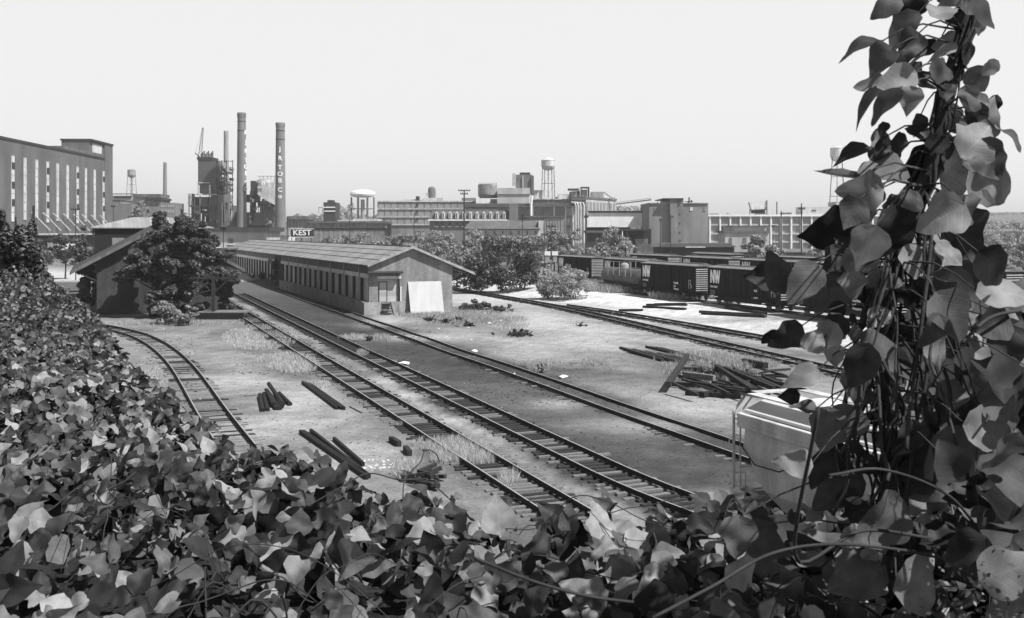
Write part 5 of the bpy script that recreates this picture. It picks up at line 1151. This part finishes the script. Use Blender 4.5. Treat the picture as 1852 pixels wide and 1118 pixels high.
# ---------------------------------------------------------------- trees
def tree(label, px, yt, yb, hw, Y, mt='tree_mid', n=2600, ls=.3, seed=1, name='tree', ztrunk=.25, K=26, cat='tree', flat=.8, group=None, z0=None, squash=1.0, dens=.28):
    r = np.random.default_rng(seed); x = (px-CX)*Y/F; zb = gz(x, Y) if z0 is None else z0; top = W(px, yt, Y).z; H_ = top-zb; R_ = hw*Y/F
    t = thing(name, label, cat, (x, Y, zb), 0, group); t.rotation_euler = (0, 0, 0)
    zc = H_*(1+ztrunk)/2; rz = H_*(1-ztrunk)/2
    u = r.normal(size=(K, 3)); u /= np.linalg.norm(u, axis=1)[:, None]; rad = r.uniform(.45, 1.0, K)**.6
    C = u*rad[:, None]*np.array([R_*.95, R_*.8, rz*.9])+[0, 0, zc]; C += r.normal(0, 1, (K, 3))*np.array([R_*.13, R_*.1, rz*.14])
    cr = r.uniform(.35, 1.15, K)*dens*math.sqrt(R_*rz)*1.25
    w_ = cr**2; cnt = np.maximum((n*w_/w_.sum()).astype(int), 8); P_, N_l = [], []
    for k in range(K):
        v = r.normal(size=(cnt[k], 3)); v /= np.linalg.norm(v, axis=1)[:, None]; rr = r.uniform(.35, 1.08, cnt[k])**.5
        p = C[k]+v*rr[:, None]*cr[k]*np.array([1.15, 1.15, flat]); P_.append(p); N_l.append(v*.7+r.normal(0, .45, v.shape)+[.15, -.15, .5])
    P_ = np.vstack(P_); N_l = np.vstack(N_l); ok = P_[:, 2] > .05; P_, N_l = P_[ok], N_l[ok]
    c = cards(P_, r.uniform(.5, 1.15, len(P_))*ls, N_l, 'crown', mt, r, t); c.location = (0, 0, 0)
    m_ = MB(); tr = max(.06, R_*.045); m_.tube([(0, 0, -.3), (R_*.03, 0, H_*ztrunk*.8), (0, R_*.03, zc)], [tr*1.3, tr, tr*.5], 8)
    for k in range(0, K, max(1, K//9)):
        e = Vector(C[k]); s_ = Vector((0, 0, H_*ztrunk*.6+.2*zc)); m_.tube([s_, s_.lerp(e, .5)+Vector((0, 0, -.06*H_)), e], [tr*.6, tr*.4, tr*.15], 6)
    m_.build('trunk', 'bark', t, world=False); return t
def mshift(t): pass
# the big dark tree by the depot: made of several lobes in one crown
def bigtree():
    Y = 112.5; zb = 0; x0 = (318-CX)*Y/F; t = thing('broad_dark_tree', 'large dark broadleaf tree spreading over the brick end wall of the depot', 'tree', (x0, Y, 0)); r = np.random.default_rng(4)
    lob = [(287,392,6,12),(292,404,9,10),(300,418,20,12),(345,412,14,10),(275,438,18,12),(322,436,26,15),(368,438,16,12),(392,462,14,12),(352,468,22,14),(262,470,22,13),(306,470,28,16),(238,492,18,10),(345,500,24,13),(402,494,18,10),(280,505,22,12),(222,500,10,6),(325,530,24,14),(372,524,16,10),(285,540,14,12),(300,562,22,8),(350,560,18,9),(408,528,12,9),(384,440,8,6),(252,452,10,7),(418,505,9,6),(335,395+8,8,8)]
    P_, N_l = [], []
    for (px, py, rx, rz) in lob:
        dy = r.uniform(-1.9, 1.4)+(1.6 if px > 362 else 0); c = np.array(W(px, py, Y+dy))-[x0, Y, 0]; 
        for k in range(17):
            cc = c+r.normal(0, .6, 3)*np.array([rx, rx, rz])*Y/F; q = max(.4, rx*Y/F*.37); n = 100+int(q*230)
            v = r.normal(size=(n, 3)); v /= np.linalg.norm(v, axis=1)[:, None]; P_.append(cc+v*(r.uniform(.3, 1.1, n)**.5)[:, None]*q*np.array([1.15, 1.15, .8])); N_l.append(v*.5+r.normal(0, .4, v.shape)+[.15, -.2, .7])
    P_ = np.vstack(P_); N_l = np.vstack(N_l); ok = P_[:, 2] > .1; P_, N_l = P_[ok], N_l[ok]
    cards(P_, r.uniform(.1, .24, len(P_)), N_l, 'crown', 'tree', r, t)
    m_ = MB(); m_.tube([(-.3, 0, -.3), (-.1, 0, 1.6), (.3, 0, 3.4), (.1, .2, 6.5)], [.32, .26, .2, .08], 8)
    for (px, py) in ((250, 475), (300, 440), (350, 430), (395, 480), (275, 520), (345, 500), (300, 400), (235, 500), (400, 520)):
        e = Vector(W(px, py, Y)-Vector((x0, Y, 0))); s_ = Vector((.0, 0, 1.2+random.random()*1.5)); m_.tube([s_, s_.lerp(e, .5)+Vector((0, -.2, -.4)), e], [.16, .1, .04], 6)
    m_.build('trunk', 'bark', t, world=False)
bigtree()
T = tree
T('low dark shrub at the shaded left corner of the brick depot', 158, 500, 566, 17, 118, 'tree', 1800, .2, 2, 'shrub', 0.05, 14, 'shrub')
T('leafy shrub under the left eave of the brick depot', 160, 470, 530, 16, 126, 'tree', 1600, .2, 3, 'shrub', 0.1, 14, 'shrub')
T('dark tree right behind the left corner of the head house', 160, 415, 480, 22, 160, 'tree', 2200, .28, 5, ztrunk=.2)
T('dark tree overhanging the box trailers', 118, 424, 470, 30, 205, 'tree', 2200, .33, 6, ztrunk=.35)
T('small tree left of the box trailers', 78, 428, 465, 18, 215, 'tree', 1400, .33, 7)
T('weedy shrubs at the foot of the timber frame', 408, 535, 572, 16, 114.5, 'tree', 1400, .16, 8, 'shrub', .0, 14, 'shrub')
T('leafy weeds before the big tree trunk', 300, 548, 580, 34, 104, 'tree_mid', 2200, .15, 9, 'shrub', .0, 16, 'shrub')
T('second clump of leafy weeds left of the old platform', 340, 552, 582, 24, 103, 'tree_mid', 1600, .15, 10, 'shrub', .0, 14, 'shrub')
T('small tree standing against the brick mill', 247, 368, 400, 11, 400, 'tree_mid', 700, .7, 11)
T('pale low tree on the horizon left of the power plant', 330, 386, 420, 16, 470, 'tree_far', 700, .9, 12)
T('dark scrub tree in the gap between the two warehouse halves', 494, 462, 516, 9, 176, 'tree', 900, .22, 13, 'shrub', .05, 12, 'shrub')
T('low scrub along the far half of the long warehouse', 470, 492, 512, 16, 190, 'tree', 700, .25, 14, 'shrub', .0, 10, 'shrub')
labs = ['hedge tree right of the sign board', 'second hedge tree behind the warehouse ridge', 'third hedge tree before the boundary wall', 'hedge tree before the right end of the boundary wall', 'low tree just left of the end post of the boundary wall', 'tree at the boundary wall end post']
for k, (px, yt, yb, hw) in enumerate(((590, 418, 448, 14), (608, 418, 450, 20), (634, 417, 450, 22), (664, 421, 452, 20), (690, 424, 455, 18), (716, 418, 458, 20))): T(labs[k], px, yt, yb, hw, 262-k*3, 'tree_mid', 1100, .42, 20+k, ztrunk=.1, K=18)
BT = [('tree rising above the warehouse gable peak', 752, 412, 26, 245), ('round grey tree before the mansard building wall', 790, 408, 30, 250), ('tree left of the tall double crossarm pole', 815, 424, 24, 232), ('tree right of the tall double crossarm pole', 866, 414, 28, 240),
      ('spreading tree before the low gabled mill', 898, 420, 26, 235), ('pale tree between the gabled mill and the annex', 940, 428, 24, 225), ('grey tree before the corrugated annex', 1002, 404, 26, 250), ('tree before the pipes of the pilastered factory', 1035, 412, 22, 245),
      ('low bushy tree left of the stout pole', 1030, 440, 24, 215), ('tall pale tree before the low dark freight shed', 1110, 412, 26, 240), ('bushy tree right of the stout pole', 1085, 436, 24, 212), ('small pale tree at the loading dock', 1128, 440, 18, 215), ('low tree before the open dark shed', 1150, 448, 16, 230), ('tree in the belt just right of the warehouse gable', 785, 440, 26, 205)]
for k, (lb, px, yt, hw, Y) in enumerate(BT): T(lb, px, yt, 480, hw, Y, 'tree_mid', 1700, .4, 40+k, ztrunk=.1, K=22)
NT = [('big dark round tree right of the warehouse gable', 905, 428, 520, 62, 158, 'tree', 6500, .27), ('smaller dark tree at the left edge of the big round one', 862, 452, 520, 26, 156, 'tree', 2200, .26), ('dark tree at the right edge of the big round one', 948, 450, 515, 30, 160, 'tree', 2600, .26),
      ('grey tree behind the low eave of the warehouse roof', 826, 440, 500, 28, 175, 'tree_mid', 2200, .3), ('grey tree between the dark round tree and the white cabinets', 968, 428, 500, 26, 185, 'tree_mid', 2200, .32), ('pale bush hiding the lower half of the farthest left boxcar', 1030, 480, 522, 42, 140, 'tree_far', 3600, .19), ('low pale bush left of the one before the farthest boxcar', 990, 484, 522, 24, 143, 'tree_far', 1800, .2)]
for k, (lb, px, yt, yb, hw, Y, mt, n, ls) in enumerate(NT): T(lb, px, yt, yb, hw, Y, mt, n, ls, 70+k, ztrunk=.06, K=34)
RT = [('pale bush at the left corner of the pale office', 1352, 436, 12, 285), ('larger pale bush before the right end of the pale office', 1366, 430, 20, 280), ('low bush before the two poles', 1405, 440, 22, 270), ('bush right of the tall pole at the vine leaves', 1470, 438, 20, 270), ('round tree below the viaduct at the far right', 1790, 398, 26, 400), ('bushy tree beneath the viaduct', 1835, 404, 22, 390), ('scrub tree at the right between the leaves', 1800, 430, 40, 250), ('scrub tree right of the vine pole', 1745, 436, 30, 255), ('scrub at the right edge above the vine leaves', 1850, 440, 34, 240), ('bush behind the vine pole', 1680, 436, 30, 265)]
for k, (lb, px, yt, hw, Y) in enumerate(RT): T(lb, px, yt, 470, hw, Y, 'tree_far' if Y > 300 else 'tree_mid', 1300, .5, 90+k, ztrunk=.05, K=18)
# far woods, one mass on the horizon
def woods(label, L, seed, mt='tree_far'):
    r = np.random.default_rng(seed); P_, S_ = [], []
    for (x0, x1, yt, Y, n) in L:
        px = r.uniform(x0, x1, n); yy = Y+r.uniform(-30, 60, n); x = (px-CX)*yy/F; zb = groundz(x, yy); zt_ = CZ-(yt-HY)*yy/F+noise2(px*.35, px*0, seed)*3.2*Y/900; P_.append(np.stack([x, yy, zb+(zt_-zb)*r.random(n)**.6], 1)); S_.append(np.full(n, Y*.0022))
    P_ = np.vstack(P_); S_ = np.concatenate(S_); o = cards(P_, S_, r.normal(0, .8, P_.shape)+[0, -.5, .6], 'distant_woods', mt, r); tag(o, label, 'woods', kind='stuff')
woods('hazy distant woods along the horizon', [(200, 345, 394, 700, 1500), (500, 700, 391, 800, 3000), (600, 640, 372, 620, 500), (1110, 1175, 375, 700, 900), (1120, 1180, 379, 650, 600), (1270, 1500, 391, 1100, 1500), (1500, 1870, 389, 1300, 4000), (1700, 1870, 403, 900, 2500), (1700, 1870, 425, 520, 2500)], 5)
# vine covered mound at the left edge
mn_ = thing('kudzu_covered_shrub', 'tall mound of kudzu covered shrub at the left edge with a bare snag', 'shrub', (-17.3, 36, 7.3)); r = np.random.default_rng(8); P_, N_l = [], []
for (px, py, rx, rz) in ((14, 432, 12, 14), (38, 424, 9, 13), (8, 412, 6, 9), (48, 452, 13, 14), (22, 462, 18, 16), (64, 484, 14, 18), (4, 452, 14, 20), (80, 508, 12, 12), (58, 425, 6, 20), (2, 392, 5, 10), (36, 486, 24, 16), (62, 455, 9, 14), (28, 440, 12, 12)):
    c = np.array(W(px, py, 36+r.uniform(-1, 1)))-np.array(mn_.location)
    n = 900; v = r.normal(size=(n, 3)); v /= np.linalg.norm(v, axis=1)[:, None]; P_.append(c+v*(r.uniform(.1, 1.9, n)**.5)[:, None]*np.array([rx, rx, rz])*36/F); N_l.append(v*.6+r.normal(0, .5, v.shape)+[.15, -.2, .6])
P_ = np.vstack(P_); N_l = np.vstack(N_l); cards(P_, r.uniform(.045, .085, len(P_)), N_l, 'foliage', 'leaf_far', r, mn_, asp=.7)
m_ = MB(); m_.tube([W(60, 470, 36), W(61, 372, 36)], [.06, .04], 6); m_.tube([W(30, 470, 36), W(28, 392, 36)], [.06, .03], 6); m_.build('trunk', 'bark', mn_)

# ---------------------------------------------------------------- grass and weeds
def grass(label, L, mt, seed, name='grass'):
    r = np.random.default_rng(seed); Ps, Hs = [], []
    for (px, py, rx, ry, n, h) in L:
        a = r.uniform(0, 6.283, n); q = r.random(n)**.6; x = px+rx*q*np.cos(a); y = np.maximum(py+ry*q*np.sin(a), 470); Y = CZ*F/(y-HY); X = (x-CX)*Y/F
        k = noise2(X*1.1, Y*1.1, seed+1) > -.25; X, Y = X[k], Y[k]; Ps.append(np.stack([X, Y, groundz(X, Y)], 1)); Hs.append(h*r.uniform(.4, 1.2, len(X)))
    P_ = np.vstack(Ps); h = np.concatenate(Hs); n = len(P_); w_ = (h*.022+.006*P_[:, 1]/50)[:, None]; a = r.uniform(0, 6.283, n); s_ = np.stack([np.cos(a), np.sin(a), 0*a], 1)*w_; b_ = np.stack([r.normal(0, .35, n)*h, r.normal(0, .35, n)*h, h], 1)
    V_ = np.stack([P_-s_, P_+s_, P_+b_], 1).reshape(-1, 3); o = npmesh(name, V_, np.arange(n*3).reshape(-1, 3), mt); tag(o, label, 'grass', kind='stuff')
grass('pale dry grass patches on the dirt between the curved track and the straight tracks', [(520, 665, 60, 26, 9360, .32), (470, 612, 70, 22, 7560, .25), (590, 690, 40, 16, 4680, .3), (640, 760, 70, 22, 9000, .28), (720, 790, 50, 22, 6300, .3), (820, 830, 70, 34, 11700, .35), (760, 850, 50, 30, 6300, .3), (880, 860, 60, 30, 6300, .3), (450, 590, 50, 12, 3240, .2), (330, 600, 50, 12, 2700, .2), (640, 612, 30, 6, 900, .3), (700, 740, 30, 10, 1620, .25), (280, 700, 25, 40, 2700, .15), (560, 720, 30, 12, 1440, .2)], 'grass', 51)
grass('tall pale grass strip in front of the boxcars', [(1060, 522, 90, 9, 11700, 1.15), (1150, 533, 90, 8, 11700, 1.15), (1230, 548, 60, 6, 6300, .9), (1000, 516, 40, 10, 4680, 1.), (1320, 560, 50, 3, 1620, .3)], 'weed', 52)
grass('dark weeds over the rubble beside the white panel and round the timber piles', [(850, 572, 100, 18, 9360, .35), (760, 566, 60, 8, 3240, .35), (920, 585, 40, 14, 2160, .3), (1270, 655, 90, 14, 4680, .45), (1300, 675, 100, 18, 6300, .5), (1350, 662, 60, 12, 2700, .4), (1090, 655, 40, 8, 1620, .25), (690, 612, 16, 5, 720, .35), (975, 665, 22, 8, 1620, .4), (1520, 560, 60, 10, 2700, .5), (300, 585, 120, 5, 2700, .3), (655, 640, 12, 5, 450, .3)], 'weed', 53)
T('low dark brush heap against the right eave of the long warehouse', 862, 545, 560, 34, 124, 'tree', 1500, .16, 120, 'brush', 0, 18, 'brush', squash=1)
T('low brush heap at the left end of the bright gravel', 905, 552, 568, 18, 121, 'tree', 700, .15, 121, 'brush', 0, 12, 'brush')
T('leafy weed beside the track below the pale drive', 975, 653, 674, 15, 68, 'tree_mid', 500, .1, 122, 'weed_clump', 0, 10, 'weed')
T('leafy weed between the rubbish and the nearest drive edge', 940, 596, 610, 20, 94, 'tree', 500, .12, 123, 'weed_clump', 0, 10, 'weed')
T('leafy weed in the middle of the dark cinder lane', 668, 607, 620, 8, 88, 'tree', 260, .1, 124, 'weed_clump', 0, 8, 'weed')
T('weed clump growing through the big timber heap', 1290, 655, 684, 26, 66, 'tree_mid', 900, .11, 125, 'weed_clump', 0, 14, 'weed')
T('weed clump at the right of the big timber heap', 1345, 660, 690, 22, 65, 'tree_mid', 800, .11, 126, 'weed_clump', 0, 12, 'weed')
# stones and litter
def scatter(label, name, L, mt, seed, cat='gravel'):
    r = np.random.default_rng(seed); m_ = MB(); V_, F_ = [], []; off = 0
    cube = np.array([(-1,-1,-1),(1,-1,-1),(1,1,-1),(-1,1,-1),(-.7,-.6,1),(.6,-.8,1),(.7,.6,1),(-.6,.8,1)], float); fc = np.array([(0,1,5,4),(1,2,6,5),(2,3,7,6),(3,0,4,7),(4,5,6,7)])
    for (px, py, rx, ry, n, s) in L:
        x = px+rx*r.uniform(-1, 1, n); y = py+ry*r.uniform(-1, 1, n); Y = CZ*F/(y-HY); X = (x-CX)*Y/F; Z = groundz(X, Y)
        for i in range(n):
            a = r.uniform(0, 6.28); q = s*r.uniform(.4, 1.3)*np.array([r.uniform(.6, 1.4), 1, .55]); v = cube*q; c_, s_ = math.cos(a), math.sin(a); v = np.stack([v[:, 0]*c_-v[:, 1]*s_, v[:, 0]*s_+v[:, 1]*c_, v[:, 2]], 1)+[X[i], Y[i], Z[i]]; V_.append(v); F_.append(fc+off); off += 8
    o = npmesh(name, np.vstack(V_), np.vstack(F_), mt); tag(o, label, cat, kind='stuff')
scatter('loose dark stones and cinders spread over the yard', 'gravel', [(760, 700, 400, 160, 900, .035), (1100, 760, 250, 120, 400, .035), (1100, 620, 250, 50, 260, .045), (950, 690, 100, 40, 300, .05), (600, 620, 180, 60, 600, .06), (300, 680, 60, 70, 300, .06)], 'junk', 61)
scatter('loose pale stones and scraps spread over the yard', 'gravel', [(700, 840, 50, 10, 50, .06), (760, 700, 400, 160, 60, .03), (860, 590, 100, 25, 22, .09), (1000, 600, 200, 40, 60, .04), (320, 690, 60, 60, 40, .04), (500, 640, 80, 40, 40, .04)], 'stone', 62)
# small rubbish heaps near the white panel and paper scraps
def timber(label, a, b_, w_=.25, h=.25, za=.12, zb=.12, mt='tie', name='timber', cat='timber', group=None):
    p, q = G(*a), G(*b_); p.z = gz(p.x, p.y)+za; q.z = gz(q.x, q.y)+zb; t = MB(); c = (p+q)/2; t.beam(p-c, q-c, w_, h); o = t.build(name, mt); o.location = c; tag(o, label, cat, group); return o
g = 'timbers of the big heap at the hopper car'; lb = 'black timber lying jumbled in the big heap behind the hopper car'
timber('long plank propped across the left end of the big timber heap', (1208, 711), (1243, 664), .3, .3, .5, .8)
timber('pale topped timber on the big heap', (1238, 692), (1292, 699), .3, .34, .5, .5, 'tie_pale')
for a, b_, za, zb in (((1206, 700), (1300, 706), .2, .25), ((1236, 676), (1300, 683), .3, .5), ((1240, 715), (1340, 722), .12, .15), ((1250, 705), (1345, 716), .4, .3), ((1296, 684), (1362, 716), .75, .3), ((1310, 683), (1400, 712), .6, .3), ((1330, 684), (1420, 716), .5, .3), ((1345, 690), (1440, 710), .35, .3), ((1250, 668), (1330, 678), .2, .2), ((1290, 700), (1390, 722), .25, .2), ((1270, 720), (1330, 706), .2, .2)):
    timber(lb, a, b_, .26, .26, za, zb, 'junk', group=g)
random.seed(9)
for k in range(40): x = random.uniform(1215, 1400); y = random.uniform(680, 716); timber('thin dark plank mixed into the big timber heap', (x, y), (x+random.uniform(25, 60), y+random.uniform(-6, 14)), .16, .12, random.uniform(.1, .7), random.uniform(.1, .5), 'wood' if k % 3 else 'junk', 'plank', 'plank', 'planks in the big timber heap')
timber('thick round log at the right of the timber heap', (1345, 660), (1385, 668), .4, .4, .25, .25, 'junk', 'log', 'log')
g = 'old ties spread left of the big timber heap'; lb = 'old dark tie lying flat in the row left of the big heap'
for k in range(14):
    x0 = 1122+k*7.5; y0 = 631+k*1.2+(k % 3)*2; timber(lb, (x0, y0), (x0+62+8*(k % 2), y0+17), .22, .2, .08+.04*(k % 3), .1, group=g)
g = 'rails stacked behind the big timber heap'; lb = 'long dark rail stacked behind the big timber heap'
for k in range(4): timber(lb, (1168+k*9, 629+k*1.0), (1290+k*8, 658+k*1.5), .14, .16, .1, .1, 'rail', 'scrap_rail', 'rail', g)
g = 'beams lying on the bright gravel'; lb = 'long dark beam lying on the bright gravel in front of the boxcars'
for a, b_ in (((1120, 563), (1162, 565)), ((1164, 561.5), (1240, 569)), ((1170, 560), (1242, 565)), ((1185, 560.5), (1240, 563.5)), ((1266, 573), (1380, 584)), ((1270, 575), (1385, 586)), ((1312, 570), (1385, 582))): timber(lb, a, b_, .35, .25, .12, .12, 'tie', group=g)
g = 'scrap rails in the left foreground yard'
for a, b_, lb in (((547, 694), (610, 741), 'left rail of the three laid side by side near the pipe pile'), ((552, 695), (617, 741), 'middle rail of the three laid side by side near the pipe pile'), ((560, 697), (623, 742), 'right rail of the three laid side by side near the pipe pile'),
                  ((543, 784), (664, 868), 'long scrap rail nearest the kudzu leaves'), ((548, 784), (660, 862), 'scrap rail touching the one nearest the leaves'), ((562, 782), (668, 866), 'scrap rail with a bright end among the long ones near the leaves'), ((604, 797), (657, 844), 'single short scrap rail right of the long ones')):
    timber(lb, a, b_, .12, .15, .1, .1, 'rail', 'scrap_rail', 'rail', g)
g = 'pipes in the small black pile'; lb = 'short black pipe in the small pile left of the three rails'
for a, b_, z_ in (((470, 718), (475, 745), .1), ((477, 716), (484, 744), .1), ((482, 714), (495, 738), .25), ((486, 704), (512, 738), .3), ((484, 718), (500, 742), .12), ((490, 722), (506, 742), .12), ((496, 716), (510, 740), .2), ((505, 716), (525, 734), .12)):
    p, q = G(*a), G(*b_); p.z += z_+.02; q.z += z_*.7; c = (p+q)/2; m_ = MB(); m_.tube([p-c, q-c], .12, 10); o = m_.build('pipe', 'rail'); o.location = c; tag(o, lb, 'pipe', g)
for a, b_, lb in (((440, 717), (470, 716), 'thin twig lying left of the black pipe pile'), ((632, 736), (655, 748), 'thin bent strip lying right of the three rails')): timber(lb, a, b_, .05, .05, .04, .04, 'tie_pale', 'stick', 'stick')
g = 'broken timbers at the edge of the leaves'; random.seed(3)
for k in range(16): x = random.uniform(700, 790); y = random.uniform(856, 878); a = random.uniform(-.5, 1.2); L = random.uniform(14, 40); timber('broken black timber in the litter just above the centre leaves', (x, y), (x+L*math.cos(a), y+L*.5*math.sin(a)), .14, .14, .08, .2, group=g)
for k, (a, b_) in enumerate((((707, 799), (722, 808)), ((733, 816), (741, 825)))): timber(('black stub of timber in the grass left of the nearest track', 'second black stub just below the first in the grass')[k], a, b_, .2, .25, .12, .12, 'junk', 'timber_stub')
# junk by the white panel
def heap(label, px, py, w_, n, mt, seed, name='rubbish_heap', s=.35):
    random.seed(seed); p = G(px, py); t = thing(name, label, 'rubbish', (p.x, p.y, gz(p.x, p.y)))
    m_ = MB(); W_ = w_*p.y/F
    for k in range(n):
        q = Vector((random.gauss(0, W_*.4), random.gauss(0, W_*.4), random.uniform(0, s*.8))); d = Vector((random.uniform(-1, 1), random.uniform(-1, 1), random.uniform(-.3, .5))); m_.beam(q, q+d*s*random.uniform(.5, 2), random.uniform(.05, .25)*s*2, random.uniform(.03, .2)*s*2)
    m_.build('rubble', mt, t, world=False)
for k, (px, py, w_, n, mt) in enumerate(((775, 580, 9, 30, 'junk'), (800, 583, 22, 30, 'wood'), (828, 580, 10, 24, 'junk'), (848, 590, 9, 30, 'black'), (860, 560, 40, 60, 'junk'), (905, 562, 30, 50, 'junk'), (937, 608, 24, 60, 'junk'), (815, 590, 22, 8, 'tie_pale'), (1050, 590, 20, 14, 'junk'))):
    heap(('dark upright scrap box left in the row by the white panel', 'flat broken pallet right of the dark scrap box', 'small dark scrap lump behind the pallet', 'black drum like scrap heap nearest the track', 'long dark brush heap under the warehouse eave', 'brush heap right of the long one', 'low dark heap alone at the edge of the pale drive', 'splintered plank before the scrap boxes', 'flat scatter of bark on the pale dirt')[k], px, py, w_, n, mt, 200+k)
for k, (px, py, s) in enumerate(((731, 659, 2.2), (885, 586, .8), (905, 582, .8), (858, 637, 1.2), (1018, 684, 1.6), (1075, 524+0, 1.6), (745, 560, 2.2), (930, 680, .6))):
    p = G(px, py); t = MB(); w_ = s*.25; pts = [(math.cos(a)*w_*random.uniform(.6, 1.2), math.sin(a)*w_*random.uniform(.4, .9), random.uniform(.03, .16)) for a in [i*math.pi/4 for i in range(8)]]+[(0, 0, .22)]
    t.add(pts, [(i, (i+1) % 8, 8) for i in range(8)]); t.add([(x, y, z-.03) for x, y, z in pts], [((i+1) % 8, i, 8) for i in range(8)]); o = t.build('paper_scrap', 'paper'); o.location = (p.x, p.y, gz(p.x, p.y)); tag(o, ('crumpled white sheet lying on the middle track', 'white scrap left of the pair in the weeds', 'white scrap right of the pair in the weeds', 'small white scrap beside the track near the rubbish', 'white scrap on the dirt below the leafy weed', 'pale sack in the tall grass', 'white litter at the foot of the white panel', 'tiny white scrap at the track edge')[k], 'litter')
SKY, SUN, EXPO, HAZE, DENS = .12, 5.0, .5, .58, .00028
# ---------------------------------------------------------------- light, sky, camera
w = bpy.data.worlds.new('World'); SC.world = w; w.use_nodes = True; nt = w.node_tree; N_ = nt.nodes; L_ = nt.links
sun_dir = Vector((.80, -.48, 0)).normalized(); EL = R(54)
bg = N_['Background']; sky = N_.new('ShaderNodeTexSky'); sky.sky_type = 'NISHITA'; sky.sun_disc = False; sky.sun_elevation = EL
sky.sun_rotation = math.atan2(sun_dir.x, sun_dir.y); sky.dust_density = 1.0; sky.air_density = 1.0; sky.ozone_density = 1.0
bw = N_.new('ShaderNodeRGBToBW'); L_.new(sky.outputs[0], bw.inputs[0]); 
tc = N_.new('ShaderNodeTexCoord'); sp = N_.new('ShaderNodeSeparateXYZ'); L_.new(tc.outputs['Generated'], sp.inputs[0])
hz = N_.new('ShaderNodeMapRange'); hz.interpolation_type = 'SMOOTHSTEP'; hz.inputs['From Min'].default_value = .2; hz.inputs['From Max'].default_value = .6; hz.inputs['To Min'].default_value = HAZE/SKY; hz.inputs['To Max'].default_value = HAZE/SKY*.1; L_.new(sp.outputs[2], hz.inputs['Value'])
ad = N_.new('ShaderNodeMath'); ad.operation = 'MULTIPLY_ADD'; L_.new(bw.outputs[0], ad.inputs[0]); ad.inputs[1].default_value = .15; L_.new(hz.outputs[0], ad.inputs[2])
L_.new(ad.outputs[0], bg.inputs['Color']); bg.inputs['Strength'].default_value = SKY
ld = bpy.data.lights.new('sun', 'SUN'); ld.energy = SUN; ld.angle = R(.6); ld.color = (1, 1, 1); lo = bpy.data.objects.new('sun', ld); COL.objects.link(lo)
d = Vector((sun_dir.x*math.cos(EL), sun_dir.y*math.cos(EL), math.sin(EL))); lo.rotation_euler = d.to_track_quat('Z', 'Y').to_euler(); lo.location = (20, -20, 60)
cam = bpy.data.cameras.new('camera'); co = bpy.data.objects.new('camera', cam); COL.objects.link(co); SC.camera = co
co.location = (0, 0, CZ); co.rotation_euler = (math.pi/2, 0, 0); cam.sensor_width = 36; cam.lens = 36*F/1852; cam.shift_y = -(559-HY)/1852; cam.clip_end = 20000; cam.clip_start = .05
cam.dof.use_dof = True; cam.dof.focus_distance = 40; cam.dof.aperture_fstop = 13
SC.view_settings.view_transform = 'Standard'; SC.view_settings.look = 'None'; SC.view_settings.exposure = EXPO; SC.view_settings.gamma = 1
SC.cycles.max_bounces = 6; SC.cycles.transparent_max_bounces = 8; SC.render.film_transparent = False

hm = bpy.data.materials.new('haze_air'); hm.use_nodes = True; nt = hm.node_tree; nt.nodes.clear(); ho = nt.nodes.new('ShaderNodeOutputMaterial'); pv = nt.nodes.new('ShaderNodeVolumePrincipled')
pv.inputs['Color'].default_value = (.95, .95, .95, 1); pv.inputs['Density'].default_value = DENS; pv.inputs['Anisotropy'].default_value = .3; nt.links.new(pv.outputs[0], ho.inputs['Volume']); M['haze'] = hm
if DENS > 0: hb = MB(); hb.box(-2700, 2700, -70, 4300, -2.2, 90); tag(hb.build('haze', 'haze'), kind='stuff')
